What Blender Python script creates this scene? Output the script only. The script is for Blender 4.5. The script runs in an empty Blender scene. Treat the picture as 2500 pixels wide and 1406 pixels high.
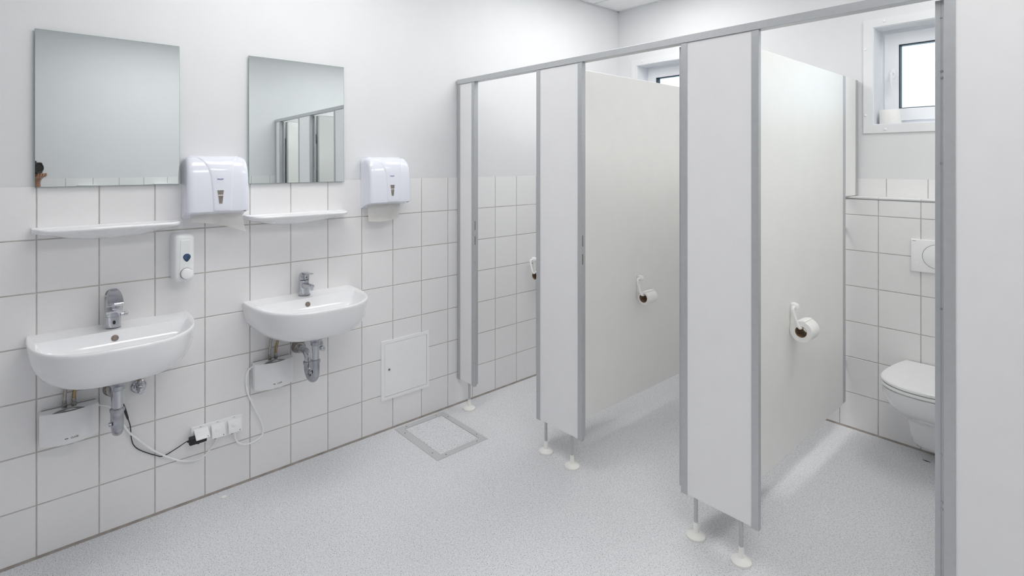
import bpy, bmesh, math, random
from mathutils import Vector, Matrix
random.seed(7)
PI = math.pi
scene = bpy.context.scene
C = scene.collection

# ------------------------------------------------------------------ camera, world, lights, exposure
F_PX, ANG = 1311.0139, math.radians(48.2802)
CAM = Vector((2.6997, -0.0090, 1.4897))
cd = bpy.data.cameras.new('camera')
cam = bpy.data.objects.new('camera', cd); C.objects.link(cam)
cam.location = CAM
cam.rotation_euler = (PI / 2, 0, ANG)
cd.sensor_fit = 'HORIZONTAL'; cd.sensor_width = 36.0
cd.lens = F_PX / 2500 * 36.0
cd.shift_x = 0.0
cd.shift_y = -(703 - 397.588) / 2500
cd.clip_start = 0.02
scene.camera = cam

world = bpy.data.worlds.new('overcast_sky'); scene.world = world
world.use_nodes = True
bg = world.node_tree.nodes['Background']
bg.inputs[0].default_value = (0.70, 0.87, 1.0, 1)
bg.inputs[1].default_value = 2.6
PANEL_POWER = 6.5                       # radiance of the four long ceiling light panels
LIGHT_SPOTS = [(x, y) for y in (0.85, 2.65) for x in (0.74, 2.54)]
vs = scene.view_settings
vs.view_transform = 'Standard'; vs.look = 'None'; vs.gamma = 1.0
vs.use_curve_mapping = False
vs.exposure = 0.0
scene.cycles.max_bounces = 10
scene.cycles.diffuse_bounces = 8
scene.cycles.glossy_bounces = 5
scene.cycles.transparent_max_bounces = 12
scene.cycles.caustics_reflective = False
scene.cycles.caustics_refractive = False

# ------------------------------------------------------------------ materials
M = {}
def mat(key, col, rough=0.5, metal=0.0, vary=0.03, scale=30.0, bump=0.0, bscale=200.0, rand=0.0, coat=0.0, spec=0.5, emit=None):
    m = bpy.data.materials.new(key); m.use_nodes = True
    nt = m.node_tree; b = nt.nodes['Principled BSDF']
    b.inputs['Roughness'].default_value = rough
    b.inputs['Metallic'].default_value = metal
    b.inputs['Coat Weight'].default_value = coat
    b.inputs['Specular IOR Level'].default_value = spec
    tc = nt.nodes.new('ShaderNodeTexCoord')
    n = nt.nodes.new('ShaderNodeTexNoise'); n.inputs['Scale'].default_value = scale
    n.inputs['Detail'].default_value = 3
    nt.links.new(tc.outputs['Object'], n.inputs['Vector'])
    r = nt.nodes.new('ShaderNodeMapRange')
    r.inputs['From Min'].default_value = 0.25; r.inputs['From Max'].default_value = 0.75
    r.inputs['To Min'].default_value = 1 - vary; r.inputs['To Max'].default_value = 1 + vary
    nt.links.new(n.outputs['Fac'], r.inputs['Value'])
    val = r.outputs[0]
    if rand:
        oi = nt.nodes.new('ShaderNodeObjectInfo')
        rr = nt.nodes.new('ShaderNodeMapRange')
        rr.inputs['To Min'].default_value = 1 - rand; rr.inputs['To Max'].default_value = 1 + rand
        nt.links.new(oi.outputs['Random'], rr.inputs['Value'])
        mm = nt.nodes.new('ShaderNodeMath'); mm.operation = 'MULTIPLY'
        nt.links.new(val, mm.inputs[0]); nt.links.new(rr.outputs[0], mm.inputs[1]); val = mm.outputs[0]
    vm = nt.nodes.new('ShaderNodeVectorMath'); vm.operation = 'SCALE'
    vm.inputs[0].default_value = col
    nt.links.new(val, vm.inputs['Scale'])
    nt.links.new(vm.outputs[0], b.inputs['Base Color'])
    if bump:
        bn = nt.nodes.new('ShaderNodeTexNoise'); bn.inputs['Scale'].default_value = bscale
        nt.links.new(tc.outputs['Object'], bn.inputs['Vector'])
        bu = nt.nodes.new('ShaderNodeBump'); bu.inputs['Strength'].default_value = bump
        bu.inputs['Distance'].default_value = 0.002
        nt.links.new(bn.outputs['Fac'], bu.inputs['Height'])
        nt.links.new(bu.outputs[0], b.inputs['Normal'])
    if emit:
        b.inputs['Emission Color'].default_value = (*emit[0], 1); b.inputs['Emission Strength'].default_value = emit[1]
    M[key] = m
    return m

mat('plaster', (0.775, 0.783, 0.796), 0.85, vary=0.012, scale=6, bump=0.10, bscale=350)
mat('tile', (0.855, 0.852, 0.856), 0.30, vary=0.008, scale=40, bump=0.04, bscale=500, rand=0.015)
mat('grout', (0.52, 0.50, 0.475), 0.9, vary=0.15, scale=25)
mat('sealant', (0.34, 0.305, 0.28), 0.7, vary=0.25, scale=18)
mat('ceiling_board', (0.91, 0.915, 0.92), 0.9, vary=0.01, scale=20, bump=0.15, bscale=600)
mat('ceiling_metal', (0.78, 0.79, 0.80), 0.5)
mat('laminate', (0.87, 0.87, 0.878), 0.42, vary=0.012, scale=12, bump=0.03, bscale=700)
mat('hatch_metal', (0.60, 0.61, 0.62), 0.42, metal=0.25, vary=0.03, scale=60)
mat('casing', (0.80, 0.81, 0.825), 0.35, vary=0.008, scale=10)
mat('aluminium', (0.53, 0.545, 0.56), 0.38, metal=0.5, vary=0.03, scale=60)
mat('leaf_laminate', (0.89, 0.892, 0.872), 0.42, vary=0.012, scale=12, bump=0.03, bscale=700)
mat('ceramic', (0.86, 0.865, 0.88), 0.08, vary=0.006, scale=10, coat=0.4)
mat('chrome', (0.54, 0.555, 0.59), 0.08, metal=1.0, vary=0.04, scale=40)
mat('chrome_dull', (0.42, 0.43, 0.465), 0.20, metal=1.0, vary=0.20, scale=45)
mat('nickel', (0.38, 0.36, 0.335), 0.25, metal=1.0, vary=0.15, scale=70)
mat('brass', (0.34, 0.25, 0.14), 0.3, metal=1.0, vary=0.2, scale=80)
mat('dispenser_plastic', (0.828, 0.850, 0.930), 0.13, vary=0.006, scale=10, coat=0.3)
mat('soap_plastic', (0.828, 0.850, 0.856), 0.35, vary=0.01, scale=15)
mat('white_plastic', (0.92, 0.925, 0.93), 0.32, vary=0.012, scale=25)
mat('heater_plastic', (0.89, 0.893, 0.90), 0.38, vary=0.012, scale=25)
mat('cream_plastic', (0.90, 0.895, 0.865), 0.45, vary=0.015, scale=40)
mat('black_plastic', (0.014, 0.014, 0.016), 0.4, vary=0.1, scale=60)
mat('dark_hole', (0.02, 0.018, 0.016), 0.8)
mat('overflow_grey', (0.22, 0.18, 0.155), 0.6, vary=0.2, scale=90)
mat('grey_recess', (0.22, 0.22, 0.22), 0.35, vary=0.25, scale=50)
mat('slot_brown', (0.24, 0.215, 0.195), 0.4, vary=0.35, scale=90)
mat('blue_gel', (0.045, 0.085, 0.17), 0.15, vary=0.6, scale=70)
mat('paper', (0.90, 0.89, 0.87), 0.9, vary=0.02, scale=60, bump=0.2, bscale=900)
mat('tissue', (0.93, 0.925, 0.915), 0.95, vary=0.02, scale=80, bump=0.25, bscale=800)
mat('tissue_side', (0.70, 0.68, 0.64), 0.95, vary=0.04, scale=120)
mat('cardboard', (0.30, 0.20, 0.12), 0.85, vary=0.2, scale=80)
mat('ink_blue', (0.02, 0.07, 0.30), 0.5)
mat('ink_dark', (0.03, 0.03, 0.05), 0.5)
mat('ink_grey', (0.30, 0.30, 0.31), 0.5)
mat('glass_edge', (0.30, 0.42, 0.39), 0.15, vary=0.1)
mat('upvc', (0.872, 0.894, 0.926), 0.28, vary=0.008, scale=10)
mat('gasket', (0.012, 0.02, 0.035), 0.5)
mat('skin', (0.42, 0.24, 0.16), 0.55, vary=0.06, scale=40)
mat('shirt', (0.05, 0.055, 0.07), 0.9, vary=0.1, scale=90)
mat('trousers', (0.04, 0.05, 0.08), 0.9, vary=0.1, scale=90)
mat('hair', (0.03, 0.02, 0.015), 0.7, vary=0.3, scale=120)
mat('light_diffuser', (0.9, 0.9, 0.9), 0.6, emit=((1.0, 0.99, 0.975), PANEL_POWER))

def mirror_mat():
    m = bpy.data.materials.new('silvered_glass'); m.use_nodes = True
    b = m.node_tree.nodes['Principled BSDF']
    b.inputs['Metallic'].default_value = 1; b.inputs['Roughness'].default_value = 0.004
    b.inputs['Base Color'].default_value = (0.80, 0.845, 0.845, 1)
    M['silver'] = m
mirror_mat()
def pane_mat():
    m = bpy.data.materials.new('window_glass'); m.use_nodes = True
    nt = m.node_tree; nt.nodes.remove(nt.nodes['Principled BSDF'])
    t = nt.nodes.new('ShaderNodeBsdfTransparent'); t.inputs[0].default_value = (0.93, 0.965, 0.97, 1)
    g = nt.nodes.new('ShaderNodeBsdfGlossy'); g.inputs['Roughness'].default_value = 0.02
    fr = nt.nodes.new('ShaderNodeFresnel'); fr.inputs['IOR'].default_value = 1.5
    mx = nt.nodes.new('ShaderNodeMixShader')
    nt.links.new(fr.outputs[0], mx.inputs[0]); nt.links.new(t.outputs[0], mx.inputs[1]); nt.links.new(g.outputs[0], mx.inputs[2])
    nt.links.new(mx.outputs[0], nt.nodes['Material Output'].inputs[0])
    M['pane'] = m
pane_mat()

def floor_mat():
    m = bpy.data.materials.new('speckled_linoleum'); m.use_nodes = True
    nt = m.node_tree; b = nt.nodes['Principled BSDF']; L = nt.links.new
    tc = nt.nodes.new('ShaderNodeTexCoord')
    def noise(scale, stretch, rot, detail=2):
        mp = nt.nodes.new('ShaderNodeMapping'); mp.inputs['Scale'].default_value = stretch
        mp.inputs['Rotation'].default_value = (0, 0, rot)
        L(tc.outputs['Object'], mp.inputs[0])
        n = nt.nodes.new('ShaderNodeTexNoise'); n.inputs['Scale'].default_value = scale; n.inputs['Detail'].default_value = detail
        L(mp.outputs[0], n.inputs['Vector']); return n.outputs['Fac']
    def ramp(v, stops):
        r = nt.nodes.new('ShaderNodeValToRGB'); e = r.color_ramp.elements
        e[0].position, e[0].color = stops[0][0], (*stops[0][1], 1)
        e[1].position, e[1].color = stops[-1][0], (*stops[-1][1], 1)
        for p, c in stops[1:-1]:
            x = e.new(p); x.color = (*c, 1)
        L(v, r.inputs[0]); return r.outputs[0]
    def mul(a, c, fac=1.0):
        x = nt.nodes.new('ShaderNodeMix'); x.data_type = 'RGBA'; x.blend_type = 'MULTIPLY'
        x.inputs[0].default_value = fac; L(a, x.inputs[6]); L(c, x.inputs[7]); return x.outputs[2]
    base = ramp(noise(130, (1, 1, 1), 0, 4), [(0.30, (0.72, 0.725, 0.745)), (0.55, (0.80, 0.805, 0.825)), (0.72, (0.86, 0.865, 0.885))])
    fleck = ramp(noise(150, (1.0, 2.2, 1), 0.5, 1), [(0.0, (0.36, 0.36, 0.38)), (0.31, (0.46, 0.46, 0.49)), (0.385, (1, 1, 1)), (1.0, (1, 1, 1))])
    fleck2 = ramp(noise(210, (2.0, 1.0, 1), 0.2, 1), [(0.0, (0.62, 0.62, 0.64)), (0.34, (0.70, 0.70, 0.72)), (0.41, (1, 1, 1)), (1.0, (1, 1, 1))])
    cl = ramp(noise(2.2, (1, 1, 1), 0, 3), [(0.3, (0.955, 0.955, 0.955)), (0.7, (1, 1, 1))])
    L(mul(mul(mul(base, fleck), fleck2), cl), b.inputs['Base Color'])
    b.inputs['Roughness'].default_value = 0.42
    b.inputs['Specular IOR Level'].default_value = 0.4
    bu = nt.nodes.new('ShaderNodeBump'); bu.inputs['Strength'].default_value = 0.12; bu.inputs['Distance'].default_value = 0.001
    L(noise(160, (1, 1.6, 1), 0.4, 1), bu.inputs['Height']); L(bu.outputs[0], b.inputs['Normal'])
    M['lino'] = m
floor_mat()

# ------------------------------------------------------------------ geometry helpers
def box(bm, lo, hi, bev=0.0, seg=2):
    lo = Vector(lo); hi = Vector(hi); c = (lo + hi) / 2; s = hi - lo
    r = bmesh.ops.create_cube(bm, size=1.0, matrix=Matrix.Translation(c) @ Matrix.Diagonal((*s, 1)))
    if bev:
        ed = list({e for v in r['verts'] for e in v.link_edges})
        bmesh.ops.bevel(bm, geom=ed, offset=bev, segments=seg, affect='EDGES', profile=0.5)
    return bm
def new(): return bmesh.new()
def loft(bm, rings, cap0=True, cap1=True, closed=True):
    vr = [[bm.verts.new(p) for p in r] for r in rings]
    n = len(rings[0])
    for a, b in zip(vr[:-1], vr[1:]):
        for i in range(n if closed else n - 1):
            j = (i + 1) % n
            try: bm.faces.new((a[i], a[j], b[j], b[i]))
            except ValueError: pass
    if cap0: bm.faces.new(list(reversed(vr[0])))
    if cap1: bm.faces.new(vr[-1])
    return bm
def smooth_path(pts, k=6):
    P = [Vector(p) for p in pts]; out = []
    for i in range(len(P) - 1):
        p0 = P[max(i - 1, 0)]; p1 = P[i]; p2 = P[i + 1]; p3 = P[min(i + 2, len(P) - 1)]
        for s in range(k):
            t = s / k
            out.append(0.5 * ((2 * p1) + (p2 - p0) * t + (2 * p0 - 5 * p1 + 4 * p2 - p3) * t * t + (3 * p1 - p0 - 3 * p2 + p3) * t ** 3))
    out.append(P[-1]); return out
def tube(bm, pts, r, n=12, k=0, cap=True):
    P = smooth_path(pts, k) if k else [Vector(p) for p in pts]
    R = r if isinstance(r, (list, tuple)) else [r] * len(P)
    if len(R) != len(P):
        R = [R[min(int(i / (len(P) - 1) * (len(R) - 1)), len(R) - 1)] for i in range(len(P))]
    t0 = (P[1] - P[0]).normalized()
    u = t0.orthogonal().normalized(); rings = []
    for i, p in enumerate(P):
        t = ((P[min(i + 1, len(P) - 1)] - P[max(i - 1, 0)])).normalized()
        u = (u - t * u.dot(t)).normalized(); v = t.cross(u)
        rings.append([p + (u * math.cos(2 * PI * j / n) + v * math.sin(2 * PI * j / n)) * R[i] for j in range(n)])
    return loft(bm, rings, cap, cap)
def lathe(bm, prof, org, axis='z', n=24, cap0=True, cap1=True):
    o = Vector(org); rings = []
    for r, h in prof:
        ring = []
        for j in range(n):
            c, s = math.cos(2 * PI * j / n) * r, math.sin(2 * PI * j / n) * r
            ring.append(o + (Vector((c, s, h)) if axis == 'z' else Vector((h, c, s)) if axis == 'x' else Vector((s, h, c))))
        rings.append(ring)
    return loft(bm, rings, cap0, cap1)
def prism(bm, poly, a, b, axis='y', bev=0.0, seg=2):
    f = {'y': lambda p, d: (p[0], d, p[1]), 'x': lambda p, d: (d, p[0], p[1]), 'z': lambda p, d: (p[0], p[1], d)}[axis]
    k = len(bm.verts)
    v0 = [bm.verts.new(f(p, a)) for p in poly]; v1 = [bm.verts.new(f(p, b)) for p in poly]
    n = len(poly)
    fs = [bm.faces.new((v0[i], v0[(i + 1) % n], v1[(i + 1) % n], v1[i])) for i in range(n)]
    fs += [bm.faces.new(list(reversed(v0))), bm.faces.new(v1)]
    bmesh.ops.recalc_face_normals(bm, faces=fs)
    if bev:
        ed = list({e for v in v0 + v1 for e in v.link_edges})
        bmesh.ops.bevel(bm, geom=ed, offset=bev, segments=seg, affect='EDGES', profile=0.5)
    return bm
def obj(name, bm, m, parent=None, smooth=True, angle=35):
    me = bpy.data.meshes.new(name)
    bmesh.ops.recalc_face_normals(bm, faces=bm.faces)
    bm.to_mesh(me); bm.free()
    if smooth:
        me.polygons.foreach_set('use_smooth', [True] * len(me.polygons))
        me.set_sharp_from_angle(angle=math.radians(angle))
    me.materials.append(M[m] if isinstance(m, str) else m)
    o = bpy.data.objects.new(name, me); C.objects.link(o)
    if parent is not None:
        o.parent = parent
        o.location = -parent.location if parent.parent is None else (0, 0, 0)
    return o
def tag(o, label, cat, group=None):
    o['label'] = label; o['category'] = cat
    if group: o['group'] = group
    return o
def thing(name, label, cat, loc=(0, 0, 0), group=None):
    o = bpy.data.objects.new(name, None); C.objects.link(o); o.location = loc
    o.empty_display_size = 0.05
    return tag(o, label, cat, group)
def struct(name, bm, m, smooth=False):
    o = obj(name, bm, m, None, smooth); o['kind'] = 'structure'; return o
def dup(root, delta, label=None):
    r = root.copy(); C.objects.link(r); r.location = root.location + Vector(delta)
    if label: r['label'] = label
    for ch in list(root.children):
        c = ch.copy(); C.objects.link(c); c.parent = r
        for g in list(ch.children):
            d = g.copy(); C.objects.link(d); d.parent = c
    return r
def text_bm(s, size, width=None):
    cu = bpy.data.curves.new('lettering', 'FONT'); cu.body = s; cu.size = size
    cu.align_x = 'CENTER'; cu.align_y = 'CENTER'; cu.extrude = 0.0002; cu.offset = size * 0.012
    t = bpy.data.objects.new('lettering', cu); C.objects.link(t)
    dg = bpy.context.evaluated_depsgraph_get(); dg.update()
    me = bpy.data.meshes.new_from_object(t.evaluated_get(dg))
    bm = bmesh.new(); bm.from_mesh(me)
    bpy.data.objects.remove(t); bpy.data.curves.remove(cu); bpy.data.meshes.remove(me)
    if width:
        xs = [v.co.x for v in bm.verts]; k = width / (max(xs) - min(xs))
        for v in bm.verts: v.co.x *= k
    return bm
def text_on_wall(s, size, pos, width=None, shear=0.0):
    """lettering on a face whose outward normal is +x: letters run along +y, up is +z"""
    bm = text_bm(s, size, width)
    for v in bm.verts:
        x, y, z = v.co; v.co = (pos[0] + z, pos[1] + x + y * shear, pos[2] + y)
    return bm

# ------------------------------------------------------------------ the room
W, YB, YP, YF, H = 3.36, 3.56, 3.42, -1.70, 2.725
Q, G, TZ = 0.1876, 0.0046, 1.40

floor = struct('floor', box(new(), (-0.2, YF - 0.2, -0.1), (W + 0.2, YB + 0.4, 0.0)), 'lino')
o = obj('weld_seam', box(new(), (1.5425, YF, 0.0), (1.5455, YP, 0.0004)), 'ceiling_metal', floor, False)

obj('scuff_mark', tube(new(), [(2.059, 3.323, 0.0006), (2.076, 3.320, 0.0008), (2.092, 3.322, 0.0006)], [0.0012, 0.0028, 0.0012], 6), 'dark_hole', floor)
wl = struct('wall_left', box(new(), (-0.14, YF - 0.14, 0), (-0.004, YB + 0.24, H + 0.1)), 'plaster')
wr = struct('wall_right', box(new(), (W + 0.004, YF - 0.14, 0), (W + 0.14, YB + 0.24, H + 0.1)), 'plaster')
struct('wall_front', box(new(), (-0.004, YF - 0.14, 0), (W + 0.004, YF, H + 0.1)), 'plaster')
WIN = [(0.182, 0.892), (1.786, 2.496)]; WZ0, WZ1 = 1.706, 2.259
bm = new()
box(bm, (-0.004, YB + 0.004, 0), (W + 0.004, YB + 0.24, WZ0)); box(bm, (-0.004, YB + 0.004, WZ1), (W + 0.004, YB + 0.24, H + 0.1))
xs = [-0.004, WIN[0][0], WIN[0][1], WIN[1][0], WIN[1][1], W + 0.004]
for i in (0, 2, 4): box(bm, (xs[i], YB + 0.004, WZ0), (xs[i + 1], YB + 0.24, WZ1))
wb = struct('wall_back', bm, 'plaster')
wp = struct('wall_plumbing', box(new(), (-0.003, YP + 0.004, 0), (W + 0.003, YB + 0.004, 1.2915)), 'plaster')

# tiles: one bevelled tile mesh shared by all, facing +x
def tile_mesh():
    bm = new(); t, b = 0.0075, 0.0012
    y, z = (Q - G) / 2, (0.2 - G) / 2
    rings = [[(x, sy * (y - d), sz * (z - d)) for sy, sz in ((-1, -1), (1, -1), (1, 1), (-1, 1))] for x, d in ((-t, 0), (-b, 0), (0, b))]
    loft(bm, rings)
    bmesh.ops.recalc_face_normals(bm, faces=bm.faces)
    me = bpy.data.meshes.new('tile'); bm.to_mesh(me); bm.free(); me.materials.append(M['tile']); return me
TM = tile_mesh()
def tile(parent, loc, rot=0.0, sy=1.0, sz=1.0, rx=None, name='tile'):
    o = bpy.data.objects.new(name, TM); C.objects.link(o); o.parent = parent
    o.location = loc; o.rotation_euler = rx or (0, 0, rot); o.scale = (1, sy, sz); return o
def spans(a, b, joint):
    k0 = math.floor((a - joint) / Q + 1e-6); out = []
    k = k0
    while joint + k * Q < b - 1e-6:
        lo, hi = max(a, joint + k * Q), min(b, joint + (k + 1) * Q)
        if hi - lo > 0.012: out.append((lo, hi))
        k += 1
    return out
def cover(parent, a, b, joint, rows, place, rot):
    for lo, hi in spans(a, b, joint):
        for z0, z1 in rows:
            tile(parent, place((lo + hi) / 2, (z0 + z1) / 2), rot, (hi - lo - G) / (Q - G), (z1 - z0 - G) / (0.2 - G))
ROWS = [(0.006, 0.2)] + [(0.2 * i, 0.2 * i + 0.2) for i in range(1, 6)] + [(1.2, 1.4 + G / 2)]
obj('grout', box(new(), (-0.0065, YF, 0.004), (-0.0014, YP, TZ)), 'grout', wl, False)
cover(wl, YF, YP, 0.0, ROWS, lambda u, z: (0, u, z), 0)
obj('grout', box(new(), (W + 0.0014, YF, 0.004), (W + 0.0065, YP, TZ)), 'grout', wr, False)
cover(wr, YF, YP, 0.012, ROWS, lambda u, z: (W, u, z), PI)
PROWS = [(0.006, 0.2)] + [(0.2 * i, 0.2 * i + 0.2) for i in range(1, 6)] + [(1.2, 1.288)]
obj('grout', box(new(), (0, YP + 0.0014, 0.004), (W, YP + 0.0065, 1.288)), 'grout', wp, False)
cover(wp, 0.0, W, 1.658, PROWS, lambda u, z: (u, YP, z), -PI / 2)
obj('ledge_trim', box(new(), (0, YP - 0.002, 1.2885), (W, YP + 0.010, 1.2945), 0.001), 'aluminium', wp, False)
for lo, hi in spans(0.0, W, 1.658):
    o = tile(wp, ((lo + hi) / 2, (YP + YB) / 2, 1.30), sy=(hi - lo - G) / (Q - G), sz=(YB - YP - 0.002) / (0.2 - G), name='ledge_tile')
    o.rotation_euler = Matrix(((0, 1, 0), (0, 0, 1), (1, 0, 0))).to_euler()
obj('grout', box(new(), (0, YB + 0.0014, 1.29), (W, YB + 0.0065, TZ)), 'grout', wb, False)
cover(wb, 0.0, W, 1.662, [(1.296, 1.4 + G / 2)], lambda u, z: (u, YB, z), -PI / 2)
# dark sealant joint at the foot of the tiles
struct('trim_1', prism(new(), [(-0.003, 0), (0.005, 0), (-0.0005, 0.0085), (-0.003, 0.0085)], YF, YP, 'y'), 'sealant')
struct('trim_2', prism(new(), [(YP + 0.003, 0), (YP - 0.005, 0), (YP + 0.0005, 0.0085), (YP + 0.003, 0.0085)], 0.004, W - 0.004, 'x'), 'sealant')
struct('trim_3', prism(new(), [(W + 0.003, 0), (W - 0.005, 0), (W + 0.0005, 0.0085), (W + 0.003, 0.0085)], YF, YP, 'y'), 'sealant')

# ceiling: boards lying in a metal grid, four of them light panels
ceil = struct('ceiling', box(new(), (-0.14, YF - 0.14, H + 0.02), (W + 0.14, YB + 0.24, H + 0.1)), 'ceiling_board')
GX = [0.0, 0.44, 1.04, 1.64, 2.24, 2.84, W]
GY = [YF, -1.55, -0.95, -0.35, 0.25, 1.45, 2.05, 3.25, YB]
bm = new()
for gx in GX[1:-1]: box(bm, (gx - 0.006, YF, H - 0.001), (gx + 0.006, YB, H + 0.018))
for gy in GY[1:-1]: box(bm, (0, gy - 0.006, H - 0.0012), (W, gy + 0.006, H + 0.018))
box(bm, (0, YF, H - 0.002), (0.014, YB + 0.004, H + 0.018)); box(bm, (W - 0.014, YF, H - 0.002), (W, YB + 0.004, H + 0.018)); box(bm, (0, YB - 0.010, H - 0.002), (W, YB + 0.004, H + 0.018))
obj('ceiling_grid', bm, 'ceiling_metal', ceil, False)
LS = set()
for lx, ly in LIGHT_SPOTS:
    i = min(range(6), key=lambda k: abs((GX[k] + GX[k + 1]) / 2 - lx)); j = min(range(len(GY) - 1), key=lambda k: abs((GY[k] + GY[k + 1]) / 2 - ly)); LS.add((i, j))
NAMES = {}
for i in range(6):
    for j in range(len(GY) - 1):
        lo = (GX[i] + 0.007, GY[j] + 0.007); hi = (GX[i + 1] - 0.007, GY[j + 1] - 0.007)
        if (i, j) not in LS:
            obj('ceiling_board', box(new(), (*lo, H + 0.002), (*hi, H + 0.016), 0.0015, 1), 'ceiling_board', ceil, False)
            continue
        cx, cy = (lo[0] + hi[0]) / 2, (lo[1] + hi[1]) / 2
        where = ('over the toilet stalls' if cy > 1.5 else 'in front of the stalls') + (' on the washbasin side' if cx < 1.5 else ' away from the washbasins')
        t = thing('ceiling_light', 'long flat ceiling light panel ' + where, 'ceiling light', (cx, cy, H), 'ceiling light panels')
        bm = new()
        for a, b in (((lo[0], lo[1]), (hi[0], lo[1] + 0.02)), ((lo[0], hi[1] - 0.02), (hi[0], hi[1])), ((lo[0], lo[1] + 0.02), (lo[0] + 0.02, hi[1] - 0.02)), ((hi[0] - 0.02, lo[1] + 0.02), (hi[0], hi[1] - 0.02))):
            box(bm, (*a, H - 0.002), (*b, H + 0.014))
        obj('light_frame', bm, 'ceiling_metal', t, False)
        obj('diffuser', box(new(), (lo[0] + 0.021, lo[1] + 0.021, H + 0.002), (hi[0] - 0.021, hi[1] - 0.021, H + 0.010)), 'light_diffuser', t, False)

# windows
def window(n, x0, x1):
    w = thing('window_%d' % n, 'placeholder', 'window', (x0, YB + 0.1, WZ0)); del w['label'], w['category']; w['kind'] = 'structure'
    cw, y0 = 0.047, YB - 0.006
    X0, X1, Z0, Z1 = x0 - cw, x1 + cw, WZ0 - cw, WZ1 + cw
    bm = new()
    for lo, hi in (((X0, Z0), (X1, WZ0)), ((X0, WZ1), (X1, Z1)), ((X0, WZ0), (x0, WZ1)), ((x1, WZ0), (X1, WZ1))):
        box(bm, (lo[0], y0, lo[1]), (hi[0], YB + 0.006, hi[1]))
    cas = obj('window_casing', bm, 'casing', w, False)
    for bx, bz in ((x0 - 0.036, WZ1 - 0.12), (x0 - 0.036, WZ0 + 0.055), (x1 + 0.036, WZ1 - 0.12), (x1 + 0.036, WZ0 + 0.055), (x0 + 0.055, WZ1 + 0.026), (x1 - 0.055, WZ1 + 0.026), (x0 + 0.06, WZ0 - 0.028), (x1 - 0.06, WZ0 - 0.028)):
        b = lathe(new(), [(0.0075, 0), (0.0072, -0.003), (0.005, -0.0055), (0.001, -0.0065)], (bx, y0, bz), 'y', 12)
        obj('screw_cap', b, 'upvc', cas)
    bm = new(); t = 0.004
    box(bm, (x0, YB, WZ0), (x1, YB + 0.150, WZ0 + t)); box(bm, (x0, YB, WZ1 - t), (x1, YB + 0.150, WZ1))
    box(bm, (x0, YB, WZ0 + t), (x0 + t, YB + 0.150, WZ1 - t)); box(bm, (x1 - t, YB, WZ0 + t), (x1, YB + 0.150, WZ1 - t))
    obj('window_reveal', bm, 'upvc', w, False)
    def ring(ax0, ax1, az0, az1, wd, ya, yb, name, m, par, bev=0.002):
        bm = new()
        for lo, hi in (((ax0, az0), (ax1, az0 + wd)), ((ax0, az1 - wd), (ax1, az1)), ((ax0, az0 + wd), (ax0 + wd, az1 - wd)), ((ax1 - wd, az0 + wd), (ax1, az1 - wd))):
            box(bm, (lo[0], ya, lo[1]), (hi[0], yb, hi[1]))
        return obj(name, bm, m, par, False)
    a0, a1, b0, b1 = x0 + t, x1 - t, WZ0 + t, WZ1 - t
    ring(a0, a1, b0, b1, 0.032, YB + 0.138, YB + 0.20, 'window_frame', 'upvc', w)
    sash = ring(a0 + 0.022, a1 - 0.022, b0 + 0.022, b1 - 0.022, 0.068, YB + 0.122, YB + 0.19, 'window_sash', 'upvc', w)
    ring(a0 + 0.089, a1 - 0.089, b0 + 0.089, b1 - 0.089, 0.006, YB + 0.132, YB + 0.175, 'gasket', 'gasket', sash)
    obj('window_pane', box(new(), (a0 + 0.092, YB + 0.152, b0 + 0.092), (a1 - 0.092, YB + 0.158, b1 - 0.092)), 'pane', w, False)
    hx, hz, hy = x0 + 0.068, (WZ0 + WZ1) / 2 + 0.018, YB + 0.122
    bm = new(); prism(bm, [(hx + 0.0145 * math.copysign(abs(math.cos(a)) ** 0.8, math.cos(a)), hz + 0.030 * math.copysign(abs(math.sin(a)) ** 0.6, math.sin(a))) for a in [2 * PI * i / 24 for i in range(24)]], hy, hy - 0.010, 'y', 0.002)
    hd = obj('window_handle', bm, 'upvc', w)
    bm = new(); tube(bm, [(hx, hy - 0.008, hz), (hx, hy - 0.035, hz), (hx, hy - 0.042, hz - 0.008), (hx, hy - 0.043, hz - 0.05), (hx + 0.004, hy - 0.036, hz - 0.095)], [0.008, 0.008, 0.0085, 0.0075, 0.006], 10)
    obj('handle_lever', bm, 'upvc', hd)
for n, (a, b) in enumerate(WIN): window(n + 1, a, b)

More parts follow.
